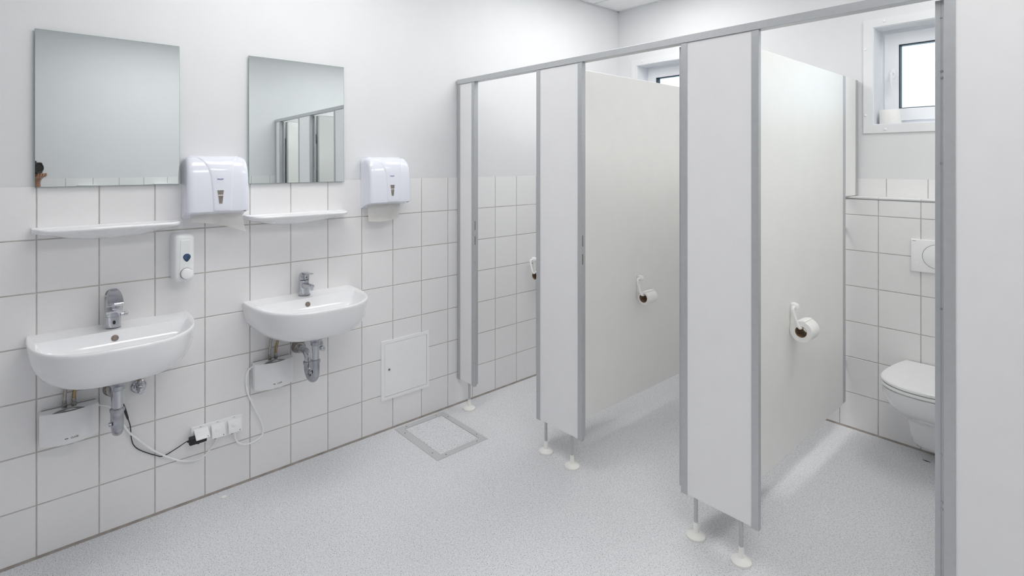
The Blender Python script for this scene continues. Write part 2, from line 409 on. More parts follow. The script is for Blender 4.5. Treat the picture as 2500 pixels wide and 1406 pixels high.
# ------------------------------------------------------------------ stall partitions
FY, ZB, ZT = 1.944, 0.162, 1.972
PIL = [(0.002, 0.171, 'narrow stall front panel against the tiled washbasin wall', [0.102], (0, 1)),
       (0.698, 1.009, 'stall front panel between the tiled-wall stall and the middle stall', [0.752, 0.932], (1, 1)),
       (1.534, 1.846, 'stall front panel between the middle stall and the stall with the visible toilet', [1.590, 1.774], (1, 1)),
       (2.373, 2.685, 'nearest stall front panel at the right edge, hiding half the toilet', [2.432, 2.620], (1, 1)),
       (3.205, 3.358, 'narrow stall front panel at the far right wall, seen only in the right mirror', [3.262], (1, 0))]
for i, (x0, x1, lab, feet, (hl, hr)) in enumerate(PIL):
    t = thing('stall_front_panel', lab, 'partition', ((x0 + x1) / 2, FY + 0.018, 0), 'stall front panels')
    pw = 0.027
    obj('panel', box(new(), (x0 + pw - 0.004, FY + 0.003, ZB), (x1 - pw + 0.004, FY + 0.029, ZT), 0.001, 1), 'laminate', t, False)
    # left edge: hinge side, front lip plus a deeper jamb towards the opening
    bm = new(); box(bm, (x0, FY, ZB - 0.003), (x0 + pw, FY + 0.033, ZT), 0.0012, 1)
    pr = obj('edge_profile', bm, 'aluminium', t, False)
    if i >= 1:
        j = obj('hinge_jamb', box(new(), (x0 - 0.025, FY + 0.030, ZB + 0.004), (x0 + 0.012, FY + 0.040, ZT - 0.006), 0.001, 1), 'aluminium', t, False)
        obj('jamb_groove', box(new(), (x0 - 0.0112, FY + 0.0298, ZB + 0.004), (x0 - 0.0102, FY + 0.031, ZT - 0.006)), 'ink_grey', j, False)
        for sz in (1.914, 1.757, 1.738, 1.488, 1.062, 0.636, 0.497, 0.477):
            big = sz in (1.757, 1.738, 0.497, 0.477); r = 0.0042 if big else 0.003
            s = obj('screw', lathe(new(), [(r, 0.0), (r * 0.9, -0.0012), (r * 0.45, -0.0014)], (x0 - 0.0105 if not big else x0 - 0.009, FY + 0.030, sz), 'y', 10), 'chrome_dull', j)
            s2 = None
    bm = new(); box(bm, (x1 - pw, FY, ZB - 0.003), (x1, FY + 0.020, ZT), 0.0012, 1); box(bm, (x1 - pw, FY + 0.018, ZB + 0.004), (x1 - 0.007, FY + 0.036, ZT), 0.001, 1)
    pr = obj('edge_profile', bm, 'aluminium', t, False)
    if i < 2:
        for z0, z1 in ((1.090, 1.143), (1.003, 1.054)):
            obj('latch_slot', box(new(), (x1 - 0.001, FY + 0.004, z0), (x1 + 0.0006, FY + 0.0105, z1), 0.0005, 1), 'overflow_grey', pr, False)
        for sz in (1.90, 1.62, 1.19, 0.90, 0.55, 0.30):
            obj('screw', lathe(new(), [(0.002, 0), (0.0015, 0.0008)], (x1, FY + 0.007, sz), 'x', 8), 'ink_grey', pr)
    for fx in feet:
        lg = obj('leg', lathe(new(), [(0.0077, 0.045), (0.0077, ZB + 0.002)], (fx, FY + 0.0175, 0), 'z', 14), 'aluminium', t)
        obj('foot', lathe(new(), [(0.0355, 0), (0.0365, 0.003), (0.0365, 0.009), (0.034, 0.0115), (0.022, 0.0165), (0.0115, 0.0205), (0.0098, 0.024), (0.0094, 0.060), (0.0078, 0.0605)], (fx, FY + 0.0175, 0.0), 'z', 28), 'cream_plastic', lg)
bm = new(); box(bm, (0.002, FY - 0.003, 1.972), (W - 0.003, FY + 0.004, 2.001), 0.001, 1); box(bm, (0.002, FY + 0.004, 1.9725), (W - 0.003, FY + 0.040, 2.000)); 
tag(obj('head_rail', bm, 'aluminium', None, False), 'long grey aluminium rail running along the top of the stall fronts', 'rail')

DIV = [(0.848, 0.874, 'beige-grey side panel with a toilet roll, between the first and middle stalls'),
       (1.682, 1.708, 'bluish-lit side panel beside the visible toilet, bearing a full toilet roll'),
       (2.520, 2.546, 'side panel hidden behind the nearest stall front panel')]
for x0, x1, lab in DIV:
    t = thing('stall_side_panel', lab, 'partition', ((x0 + x1) / 2, 2.7, ZB), 'stall side panels')
    y1 = 3.312
    obj('panel', box(new(), (x0, FY + 0.041, ZB), (x1, y1, 1.970), 0.001, 1), 'leaf_laminate', t, False)
    obj('edge_profile', box(new(), (x0 - 0.0015, y1, ZB + 0.006), (x1 + 0.0015, y1 + 0.038, 1.969), 0.001, 1), 'aluminium', t, False)
    obj('panel_extension', box(new(), (x0 + 0.001, y1 + 0.038, 1.303), (x1 - 0.001, YB - 0.030, 1.969), 0.001, 1), 'leaf_laminate', t, False)
    obj('wall_profile', box(new(), (x0 - 0.002, YB - 0.030, 1.303), (x1 + 0.002, YB - 0.001, 1.968), 0.001, 1), 'aluminium', t, False)
    for bz in (0.35, 1.10): obj('wall_bracket', box(new(), (x0, y1 + 0.038, bz), (x0 + 0.004, YP - 0.0005, bz + 0.03)), 'aluminium', t, False)

# stall doors, swung inwards past a right angle
labs = ['stall door swung open behind the front panel beside the tiled-wall stall', 'stall door swung open inside the middle stall, its edge barely showing',
        'right one of the two open stall doors reflected in the right mirror', 'left one of the two open stall doors reflected in the right mirror']
for i in range(4):
    hx = PIL[i + 1][0] - 0.016; hy = FY + 0.050
    t = thing('stall_door', labs[i], 'door', (hx, hy, ZB), 'stall doors')
    t.rotation_euler = (0, 0, math.radians(-9))
    def dbox(nm, lo, hi, m, par, bev=0.001):
        o = obj(nm, box(new(), lo, hi, bev, 1), m, par, False); o.location = (0, 0, 0); return o
    lf = dbox('door_leaf', (-0.013, 0.022, 0.004), (0.013, 0.505, 1.806), 'leaf_laminate', t)
    dbox('edge_profile', (-0.0145, 0.008, 0.004), (0.0145, 0.024, 1.806), 'aluminium', t)
    dbox('edge_profile', (-0.0145, 0.503, 0.004), (0.0145, 0.520, 1.806), 'aluminium', t)
    dbox('top_edge', (-0.0135, 0.024, 1.806), (0.0135, 0.503, 1.811), 'aluminium', t, 0.0005)
    for hz in (1.585, 0.325):
        hg = obj('hinge', lathe(new(), [(0.006, hz - 0.045), (0.006, hz + 0.045)], (0.012, 0.0, 0), 'z', 10), 'chrome_dull', t); hg.location = (0, 0, 0)
        l2 = obj('hinge_plate', box(new(), (0.0145, 0.0, hz - 0.04), (0.0165, 0.03, hz)), 'chrome_dull', hg, False)

# ------------------------------------------------------------------ mirrors
def mirror(y0, y1, z0, z1, label):
    t = thing('wall_mirror', label, 'mirror', (0, (y0 + y1) / 2, z0), 'frameless wall mirrors')
    b0, b1 = 0.0070, 0.0030       # bottom and top stand off the wall a little differently
    T = 0.005
    def slab(d0, d1, inset):
        return [[(b0 + d0, y0 + inset, z0 + inset), (b0 + d0, y1 - inset, z0 + inset), (b1 + d0, y1 - inset, z1 - inset), (b1 + d0, y0 + inset, z1 - inset)],
                [(b0 + d1, y0 + inset, z0 + inset), (b0 + d1, y1 - inset, z0 + inset), (b1 + d1, y1 - inset, z1 - inset), (b1 + d1, y0 + inset, z1 - inset)]]
    obj('glass_edge', loft(new(), slab(0, T, 0)), 'glass_edge', t, False)
    obj('mirror_face', loft(new(), slab(T, T + 0.0006, 0.0011)), 'silver', t, False)
mirror(-0.005, 0.4635, 1.398, 1.994, 'larger-looking left frameless mirror above the near washbasin')
mirror(0.7425, 1.2075, 1.392, 1.9915, 'right frameless mirror reflecting the open stall doors')

# ------------------------------------------------------------------ ceramic shelves
def shelf(y0, y1, label):
    yc, hw = (y0 + y1) / 2, (y1 - y0) / 2
    t = thing('ceramic_shelf', label, 'shelf', (0, yc, 1.19), 'ceramic wall shelves')
    rings = []; N = 41
    for i in range(N):
        u = -1 + 2 * i / (N - 1); a = abs(u)
        u2 = math.copysign(1 - (1 - a) ** 1.6, u) if False else u
        D = 0.128 * (1 - a ** 14 * 0.55); y = yc + hw * u2
        h = 0.018 + 0.040 * (1 - a ** 2.2); zt = 1.2455
        rim = 0.0045 * (1 - a ** 20)
        rings.append([(0.0005, y, zt), (0.012, y, zt), (0.016, y, zt - rim), (D - 0.016, y, zt - rim), (D - 0.011, y, zt), (D - 0.004, y, zt - 0.001), (D, y, zt - 0.006), (D - 0.001, y, zt - 0.011), (D - 0.010, y, zt - 0.017),
                      (D * 0.72, y, zt - 0.017 - (h - 0.017) * 0.35), (D * 0.45, y, zt - 0.017 - (h - 0.017) * 0.68), (D * 0.2, y, zt - h * 0.96), (0.0005, y, zt - h)])
    s = obj('shelf_body', loft(new(), rings), 'ceramic', t, True, 50)
    for f in (-0.52, 0.55):
        y = yc + hw * f; a = abs(f); h = 0.018 + 0.040 * (1 - a ** 2.2)
        obj('fixing_plug', lathe(new(), [(0.0072, -0.008), (0.0072, 0.010), (0.006, 0.012)], (0.060, y, 1.2455 - h * 0.62), 'x', 16), 'ceramic', t)
shelf(-0.014, 0.462, 'white ceramic shelf under the left mirror, above the sensor tap')
shelf(0.722, 1.203, 'white ceramic shelf under the right mirror, above the lever tap')

# ------------------------------------------------------------------ washbasins
def basin(yc, label):
    t = thing('washbasin', label, 'washbasin', (0, yc, 0.68), 'wall-hung washbasins')
    D, HW, n = 0.398, 0.2635, 2.9
    N = 72; out = []
    for i in range(N + 1):
        a = PI * i / N                                  # around the front, from -y to +y
        c, s = math.cos(a), math.sin(a)
        r = (abs(c) ** n + abs(s) ** n) ** (-1 / n)
        out.append((D * s * r, -HW * c * r))
    NB = 24
    back = [(0.0, HW - 2 * HW * i / NB) for i in range(1, NB)]
    loop = out + back
    def ring(z, sx, sy, x0=0.0): return [(x0 + p[0] * sx, yc + p[1] * sy, z) for p in loop]
    R = [ring(0.681, 0.0, 0.30), ring(0.6805, 0.40, 0.40), ring(0.682, 0.60, 0.52), ring(0.690, 0.76, 0.68), ring(0.706, 0.872, 0.81), ring(0.728, 0.935, 0.895), ring(0.757, 0.972, 0.955), ring(0.79, 0.990, 0.985), ring(0.822, 0.997, 0.997), ring(0.832, 1.0, 1.0), ring(0.838, 0.998, 0.998), ring(0.842, 0.990, 0.991)]
    kx, ky, b0 = (D - 0.112 - 0.016) / D, 0.905, 0.112
    R += [ring(0.8425, 0.975, 0.98)]
    def inner(z, s, zs=0):
        cx = b0 + kx * D * 0.48
        return [(cx + (b0 + p[0] * kx - cx) * s, yc + p[1] * ky * s, z) for p in loop]
    for z, s in ((0.8385, 1.0), (0.834, 0.985), (0.822, 0.955), (0.800, 0.90), (0.775, 0.80), (0.757, 0.64), (0.748, 0.42), (0.743, 0.20), (0.741, 0.10)):
        R.append(inner(z, s))
    b = obj('basin_bowl', loft(new(), R, True, True), 'ceramic', t, True, 60)
    dc = b0 + kx * D * 0.48
    obj('drain_strainer', lathe(new(), [(0.024, 0.7405), (0.024, 0.745), (0.020, 0.7462), (0.002, 0.7455)], (dc, yc - 0.003, 0), 'z', 24), 'chrome', t)
    # overflow opening on the sloping rear side of the bowl
    cx = b0 + kx * D * 0.48
    pos = Vector((0.1222, yc - 0.006, 0.8110)); nrm = Vector((0.95, 0, 0.31)).normalized()
    u = Vector((0, 1, 0)); v = nrm.cross(u)
    bm = new(); rg = [[pos + nrm * d + (u * math.cos(2 * PI * j / 24) + v * math.sin(2 * PI * j / 24)) * r for j in range(24)] for r, d in ((0.0118, -0.01), (0.0118, 0.0012), (0.0105, 0.0016), (0.004, 0.0012))]
    ov = obj('overflow_ring', loft(bm, rg, True, True), 'overflow_grey', t)
    return t
basin(0.2335, 'near white washbasin with the hooded sensor tap, at the left')
basin(0.9815, 'far white washbasin with the lever tap, beside the wall hatch')

# taps
t = thing('sensor_tap', 'chrome sensor tap with sloping hood on the near washbasin', 'tap', (0.062, 0.228, 0.8425))
ty = 0.228
bm = new(); rr = []
for z, k in ((0.8425, 1.0), (0.86, 1.0), (0.89, 1.0), (0.915, 1.0)):
    rr.append([(0.062 + 0.0265 * math.copysign(abs(math.cos(a)) ** 0.75, math.cos(a)), ty + 0.0245 * math.copysign(abs(math.sin(a)) ** 0.75, math.sin(a)), z) for a in [2 * PI * i / 32 for i in range(32)]])
bd = obj('tap_body', loft(bm, rr), 'chrome', t)
obj('seam_ring', loft(new(), [[(0.062 + (p[0] - 0.062) * 1.008, ty + (p[1] - ty) * 1.008, z) for p in rr[0]] for z in (0.884, 0.8853)]), 'ink_grey', bd)
hp = [(0.0360, 0.895), (0.0360, 0.955), (0.0365, 0.966), (0.038, 0.976), (0.042, 0.984), (0.048, 0.989), (0.056, 0.9915), (0.063, 0.9905), (0.072, 0.987), (0.081, 0.9825), (0.092, 0.977), (0.105, 0.970), (0.120, 0.962), (0.142, 0.950), (0.147, 0.943), (0.143, 0.937), (0.118, 0.934), (0.090, 0.908), (0.086, 0.895)]
def arch(z): return 1.0 if z < 0.958 else max(0.30, math.sqrt(max(0.0, 1 - ((z - 0.958) / 0.0345) ** 2.4)))
bm = prism(new(), hp, ty - 0.0262, ty + 0.0262, 'y', 0.003, 2)
for v in bm.verts: v.co.y = ty + (v.co.y - ty) * arch(v.co.z)
hd = obj('tap_hood', bm, 'chrome', t)
pl = [(0.062, 0.9915), (0.074, 0.9885), (0.140, 0.9525), (0.1395, 0.9515), (0.074, 0.9872), (0.062, 0.9905)]
bm = new(); rws = []
for i in range(13):
    q = i / 12; x, z = 0.064 + (0.141 - 0.064) * q, 0.9912 + (0.9515 - 0.9912) * q - 0.0012 * math.sin(PI * q)
    w = 0.0235 * arch(z - 0.001); rws.append([(x, ty - w, z), (x, ty - w * 0.5, z + 0.0006), (x, ty + w * 0.5, z + 0.0006), (x, ty + w, z), (x - 0.0008, ty + w, z - 0.002), (x - 0.0008, ty - w, z - 0.002)])
obj('hood_plate', loft(bm, rws), 'chrome_dull', hd, True, 50)
obj('aerator', lathe(new(), [(0.0115, 0.922), (0.0125, 0.924), (0.0125, 0.930), (0.0135, 0.931), (0.0135, 0.938)], (0.128, ty + 0.002, 0), 'z', 20), 'chrome', hd)
sn = obj('sensor_window', prism(new(), [(ty + 0.0045 * math.cos(a), 0.864 + 0.0028 * math.copysign(1, math.sin(a)) + 0.0048 * math.sin(a)) for a in [2 * PI * (i + 0.5) / 20 for i in range(20)]], 0.0870, 0.0896, 'x'), 'dark_hole', t)
obj('sensor_rim', prism(new(), [(ty + 0.0068 * math.cos(a), 0.864 + 0.0035 * math.copysign(1, math.sin(a)) + 0.0066 * math.sin(a)) for a in [2 * PI * (i + 0.5) / 20 for i in range(20)]], 0.0866, 0.0890, 'x'), 'chrome', sn)
bm = lathe(new(), [(0.0065, 0.0), (0.0065, 0.010), (0.008, 0.011), (0.0085, 0.020), (0.006, 0.0225)], (0.066, ty + 0.0235, 0.888), 'y', 14)
kn = obj('temperature_lever', bm, 'chrome', t)
obj('lever_pin', tube(new(), [(0.066, ty + 0.040, 0.890), (0.086, ty + 0.043, 0.891)], 0.0035, 8), 'chrome', kn)

t = thing('lever_tap', 'chrome single-lever mixer tap on the far washbasin', 'tap', (0.046, 0.987, 0.8425))
ty = 0.987
bd = obj('tap_body', lathe(new(), [(0.0275, 0.8425), (0.0275, 0.847), (0.0245, 0.850), (0.0232, 0.875), (0.0225, 0.900), (0.0228, 0.9145), (0.0205, 0.9155)], (0.046, ty, 0), 'z', 28), 'chrome', t)
obj('base_ring', lathe(new(), [(0.0282, 0.8422), (0.0282, 0.8440)], (0.046, ty, 0), 'z', 28), 'ink_grey', bd)
obj('tap_cap', lathe(new(), [(0.0205, 0.9165), (0.0238, 0.918), (0.0236, 0.938), (0.0215, 0.9455), (0.015, 0.9495), (0.004, 0.951)], (0.046, ty, 0), 'z', 28), 'chrome', t)
def taper(sec, n=20, p=0.7):
    return [[(x, ty + hw * math.copysign(abs(math.cos(a)) ** p, math.cos(a)), z + hz * math.copysign(abs(math.sin(a)) ** p, math.sin(a))) for a in [2 * PI * i / n for i in range(n)]] for x, z, hw, hz in sec]
obj('tap_lever', loft(new(), taper([(0.030, 0.9475, 0.012, 0.003), (0.05, 0.9505, 0.016, 0.0042), (0.075, 0.9525, 0.0155, 0.004), (0.105, 0.9545, 0.0125, 0.0032), (0.130, 0.9570, 0.0105, 0.0026), (0.140, 0.9580, 0.009, 0.0018)])), 'chrome', t)
sp = obj('tap_spout', loft(new(), taper([(0.046, 0.888, 0.0185, 0.017), (0.068, 0.890, 0.0175, 0.0155), (0.095, 0.893, 0.0155, 0.0125), (0.125, 0.8965, 0.0135, 0.0100), (0.142, 0.898, 0.0125, 0.0085), (0.146, 0.898, 0.010, 0.006)])), 'chrome', t)
obj('aerator', lathe(new(), [(0.0102, 0.876), (0.0112, 0.878), (0.0112, 0.886), (0.012, 0.887), (0.012, 0.895)], (0.131, ty, 0), 'z', 20), 'chrome', sp)
obj('indicator_dot', lathe(new(), [(0.003, 0), (0.002, 0.001)], (0.0695, ty + 0.002, 0.930), 'x', 10), 'dark_hole', bd)

# drain traps
def trap(y, label):
    t = thing('drain_trap', label, 'pipe', (0.235, y, 0.46), 'chrome drain traps')
    obj('waste_flange', lathe(new(), [(0.031, 0.684), (0.033, 0.681), (0.033, 0.676), (0.024, 0.664), (0.0215, 0.662), (0.0215, 0.648), (0.0165, 0.645)], (0.235, y, 0), 'z', 24), 'chrome_dull', t)
    obj('tail_pipe', lathe(new(), [(0.0160, 0.570), (0.0160, 0.648)], (0.235, y, 0), 'z', 22), 'chrome', t)
    obj('compression_nut', lathe(new(), [(0.0205, 0.566), (0.0215, 0.568), (0.0215, 0.576), (0.0190, 0.5795), (0.0165, 0.581)], (0.235, y, 0), 'z', 22), 'chrome_dull', t)
    x0, x1, r = 0.235, 0.128, 0.0535
    cx = (x0 + x1) / 2; pts = [(x0, y, 0.568), (x0, y, 0.545), (x0, y, 0.527)]
    for i in range(1, 13):
        a = PI * i / 12; pts.append((cx + r * math.cos(a), y + 0.005 * i / 12, 0.527 - 0.050 * math.sin(a) * (1 if True else 0)))
    pts += [(x1, y + 0.005, 0.532)]
    obj('trap_bend', tube(new(), pts, 0.0182, 20), 'chrome_dull', t)
    obj('compression_nut', lathe(new(), [(0.0185, 0.528), (0.0212, 0.530), (0.0212, 0.539), (0.0180, 0.542), (0.0155, 0.5425)], (x1, y + 0.005, 0), 'z', 22), 'chrome_dull', t)
    w = [(x1, y + 0.005, 0.538), (x1, y + 0.005, 0.548)]
    for i in range(1, 9):
        a = PI / 2 * i / 8; w.append((x1 - 0.034 * (1 - math.cos(a)), y + 0.005, 0.548 + 0.034 * math.sin(a)))
    w += [(0.06, y + 0.005, 0.582), (0.0, y + 0.005, 0.580)]
    obj('wall_pipe', tube(new(), w, 0.0155, 20), 'chrome', t)
    obj('wall_rosette', lathe(new(), [(0.033, 0.0005), (0.033, 0.003), (0.029, 0.010), (0.027, 0.030), (0.0235, 0.034), (0.016, 0.035)], (0, y + 0.005, 0.580), 'x', 28), 'nickel', t)
    obj('cleaning_cap', lathe(new(), [(0.006, 0), (0.0075, 0.002), (0.0075, 0.008), (0.005, 0.009)], (0.235, y - 0.028, 0.524), 'y', 14), 'chrome_dull', t)
trap(0.226, 'chrome drain pipe and trap hanging under the near washbasin')
trap(0.968, 'chrome U-shaped drain trap under the far washbasin')

def valve(y, label):
    t = thing('angle_valve', label, 'valve', (0, y, 0.56), 'angle stop valves')
    obj('wall_rosette', lathe(new(), [(0.027, 0.0005), (0.027, 0.003), (0.022, 0.008), (0.012, 0.010)], (0, y, 0.562), 'x', 24), 'chrome', t)
    bd = obj('valve_body', lathe(new(), [(0.0095, 0.004), (0.0095, 0.020), (0.013, 0.022), (0.013, 0.040), (0.009, 0.042)], (0, y, 0.562), 'x', 18), 'chrome', t)
    obj('compression_nut', lathe(new(), [(0.0075, 0.570), (0.0085, 0.575), (0.0085, 0.590), (0.0055, 0.594), (0.0045, 0.596)], (0.031, y, 0), 'z', 8), 'chrome_dull', t)
    obj('supply_tube', tube(new(), [(0.031, y, 0.590), (0.033, y - 0.004, 0.625), (0.037, y - 0.012, 0.655), (0.042, y - 0.022, 0.682)], 0.0048, 10, 4), 'brass', t)
    hd = obj('valve_handle', lathe(new(), [(0.008, 0.040), (0.0118, 0.044), (0.0128, 0.058), (0.0122, 0.066), (0.009, 0.068)], (0, y, 0.560), 'x', 10), 'chrome', t)
valve(0.318, 'chrome angle valve on the tiles right of the near drain pipe')
valve(1.073, 'chrome angle valve peeking out right of the far drain trap')

# ------------------------------------------------------------------ small water heaters
def heater(y0, label):
    yc, hw, z0, z1 = y0 + 0.0875, 0.0875, 0.4265, 0.5525
    t = thing('water_heater', label, 'water heater', (0, yc, z0), 'small white water heaters')
    def plan(inset=0.0, x_in=0.0):
        fr = []
        for i in range(25):
            u = -1 + 2 * i / 24
            x = 0.046 + 0.034 * (1 - u * u) - inset
            fr.append((x, u * (hw - inset)))
        return [(0.011 + x_in, -(hw - inset))] + fr + [(0.011 + x_in, hw - inset)]
    rings = []
    for z, ins in ((z0, 0.010), (z0 + 0.004, 0.003), (z0 + 0.012, 0.0), (z1 - 0.003, 0.0), (z1, 0.002)):
        rings.append([(p[0], yc + p[1], z) for p in plan(ins)])
    bd = obj('heater_case', loft(new(), rings), 'heater_plastic', t, True, 40)
    # eye-shaped recess in the top, along the front edge
    lens = []
    for i in range(17):
        u = -0.60 + 1.12 * i / 16; lens.append((0.046 + 0.034 * (1 - u * u) - 0.0025, yc + hw * u))
    for i in range(15, 0, -1):
        u = -0.60 + 1.12 * i / 16; w = (1 - ((u + 0.04) / 0.56) ** 2)
        lens.append((0.046 + 0.034 * (1 - u * u) - 0.0025 - 0.040 * w, yc + hw * u))
    rc = obj('top_recess', prism(new(), lens, z1 - 0.002, z1 + 0.0006, 'z'), 'grey_recess', t, False)
    lens2 = [((p[0] - 0.058) * 0.5 + 0.058, (p[1] - yc) * 0.38 + yc + 0.004) for p in lens]
    obj('recess_window', prism(new(), lens2, z1, z1 + 0.0010, 'z'), 'ceiling_metal', rc, False)
    obj('back_plate', box(new(), (0.0005, yc - hw + 0.006, z0 + 0.010), (0.0115, yc + hw - 0.006, z1 - 0.001)), 'grey_recess', t, False)  # grey colour stands in for the shadow gap between case and tiles
    for k, yy in enumerate((y0 + 0.073, y0 + 0.101)):
        nt = obj('hose_nut', lathe(new(), [(0.0085, z1 - 0.001), (0.0085, z1 + 0.012), (0.0068, z1 + 0.014), (0.0072, z1 + 0.027), (0.0060, z1 + 0.029)], (0.026, yy, 0), 'z', 8), 'nickel', t, True, 25)
        obj('hose', tube(new(), [(0.026, yy, z1 + 0.026), (0.026, yy + 0.001, z1 + 0.05), (0.028, yy + 0.003 + 0.004 * k, z1 + 0.08), (0.032, yy + 0.007 + 0.006 * k, z1 + 0.115), (0.036, yy + 0.011 + 0.006 * k, z1 + 0.132)], 0.0058, 12, 4), 'nickel' if k == 0 else 'brass', nt)
    u = 0.03; 
    def fx(y): uu = (y - yc) / hw; return 0.046 + 0.034 * (1 - uu * uu)
    def wrap(bm):
        for v in bm.verts: v.co.x = fx(v.co.y) + 0.0004
        return bm
    lg = obj('logo', wrap(text_on_wall('CLAGE', 0.0092, (0, yc + 0.0135, 0.4525), 0.0225)), 'ink_dark', t, False)
    bm = new()
    for s in (1, -1):
        prism(bm, [(yc - 0.0105 + 0.0065 * math.cos(a), 0.4525 + 0.0030 * math.sin(a) * (1 if s > 0 else 1)) for a in (PI, PI / 2, 0)] if s > 0 else [(yc - 0.0105 + 0.0065 * math.cos(a), 0.4525 - 0.0030 * math.sin(a)) for a in (PI, PI / 2, 0)], 0, 0.0002, 'x')
    obj('logo_mark', wrap(bm), 'ink_dark', t, False)
    obj('logo_mark', (lambda b: ([setattr(v.co, 'x', fx(v.co.y) + 0.0007) for v in b.verts], b)[1])(prism(new(), [(yc - 0.0105 + 0.0026 * math.cos(a), 0.4525 + 0.0013 * math.sin(a)) for a in [2 * PI * i / 8 for i in range(8)]], 0, 0.0002, 'x')), 'heater_plastic', t, False)
    obj('print_line', wrap(prism(new(), [(yc - 0.011, 0.4293), (yc + 0.011, 0.4293), (yc + 0.011, 0.4303), (yc - 0.011, 0.4303)], 0, 0.0002, 'x')), 'ink_grey', t, False)
    return t
heater(0.0075, 'small white instant water heater under the near washbasin, left of its drain')
heater(0.758, 'small white instant water heater under the far washbasin, left of its trap')

# ------------------------------------------------------------------ cables and sockets
cab = obj('white_cable', tube(new(), [(0.022, 0.180, 0.533)] + [(0.014, y, z) for y, z in ((0.217, 0.513), (0.243, 0.479), (0.277, 0.398), (0.318, 0.342), (0.368, 0.282), (0.435, 0.223), (0.488, 0.193), (0.543, 0.185), (0.583, 0.214))] + [(0.024, 0.602, 0.245), (0.030, 0.606, 0.275)], 0.0037, 10, 6), 'white_plastic')
tag(cab, 'white cable looping from the near water heater to the middle socket', 'cable')
cab = obj('white_cable', tube(new(), [(0.022, 0.770, 0.537), (0.014, 0.757, 0.534)] + [(0.014, y, z) for y, z in ((0.740, 0.521), (0.730, 0.486), (0.735, 0.427), (0.760, 0.353), (0.793, 0.275), (0.805, 0.223), (0.791, 0.193), (0.749, 0.180), (0.714, 0.187), (0.690, 0.210))] + [(0.024, 0.679, 0.245), (0.030, 0.676, 0.275)], 0.0037, 10, 6), 'white_plastic')
tag(cab, 'white cable curving from the far water heater to the right-hand socket', 'cable')
t = thing('black_cable', 'thin black power cable from behind the near drain pipe to the black plug', 'cable', (0.014, 0.38, 0.25))
obj('cord', tube(new(), [(0.05, 0.245, 0.60), (0.02, 0.262, 0.515), (0.012, 0.274, 0.466), (0.012, 0.288, 0.411), (0.009, 0.292, 0.359), (0.006, 0.302, 0.322), (0.005, 0.326, 0.293), (0.005, 0.376, 0.255), (0.005, 0.405, 0.242), (0.009, 0.450, 0.258), (0.022, 0.488, 0.281), (0.030, 0.505, 0.285)], 0.0019, 8, 6), 'black_plastic', t)
obj('connector', tube(new(), [(0.014, 0.264, 0.508), (0.013, 0.267, 0.496), (0.012, 0.2735, 0.468), (0.012, 0.279, 0.447), (0.012, 0.281, 0.438)], [0.0028, 0.0045, 0.0050, 0.0040, 0.0025], 10), 'black_plastic', t)

t = thing('wall_socket', 'triple white wall socket with hinged covers on the tiles', 'socket', (0, 0.61, 0.245))
y0, y1, z0, z1 = 0.507, 0.716, 0.2475, 0.3285
obj('socket_plate', box(new(), (0.0002, y0, z0), (0.011, y1, z1), 0.003, 2), 'white_plastic', t)
for k, yy in enumerate((0.5440, 0.6115, 0.6790)):
    md = obj('socket_insert', box(new(), (0.010, yy - 0.0290, z0 + 0.010), (0.0175, yy + 0.0265, z1 - 0.013), 0.001, 1), 'white_plastic', t, False)
    op = math.radians((62, 22, 22)[k])
    bm = box(new(), (0, yy - 0.0285, -0.056), (0.005, yy + 0.0260, 0), 0.0015, 2)
    if k == 0:
        pass
    for v in bm.verts:
        x, z = v.co.x, v.co.z
        v.co.x = 0.0165 + x * math.cos(op) - z * math.sin(op); v.co.z = z1 - 0.013 + x * math.sin(op) + z * math.cos(op)
    cv = obj('socket_cover', bm, 'white_plastic', t)
    bm = prism(new(), [(yy + 0.018 + 0.0026 * math.cos(a), -0.050 + 0.0026 * math.sin(a)) for a in [2 * PI * i / 12 for i in range(12)]], 0.005, 0.0053, 'x')
    bm2 = bm
    for v in bm2.verts:
        x, z = v.co.x, v.co.z
        v.co.x = 0.0165 + x * math.cos(op) - z * math.sin(op); v.co.z = z1 - 0.013 + x * math.sin(op) + z * math.cos(op)
    obj('cover_mark', bm2, 'ink_grey', cv, False)
    lb = obj('label_strip', box(new(), (0.010, yy - 0.010, z1 - 0.0085), (0.0116, yy + 0.010, z1 - 0.0025)), 'upvc', t, False)
    obj('lettering', text_on_wall('AF', 0.0055, (0.0118, yy, z1 - 0.0055)), 'ink_grey', lb, False)
    obj('latch_slot', box(new(), (0.0105, yy - 0.014, z0 + 0.0025), (0.0124, yy - 0.005, z0 + 0.0060)), 'dark_hole', t, False)
    if k:
        obj('plug', lathe(new(), [(0.019, 0.0), (0.019, 0.010), (0.014, 0.014), (0.006, 0.016)], (0.0175, yy - 0.003, 0.286), 'x', 20), 'white_plastic', t)
t = thing('power_adapter', 'black plug-in power adapter under the raised left socket cover', 'power adapter', (0.03, 0.53, 0.265))
obj('adapter_body', box(new(), (0.0178, 0.4945, 0.2655), (0.045, 0.562, 0.2975), 0.005, 3), 'black_plastic', t)
obj('strain_relief', lathe(new(), [(0.0032, 0.0), (0.0046, 0.008)], (0.031, 0.488, 0.282), 'y', 10), 'black_plastic', t)

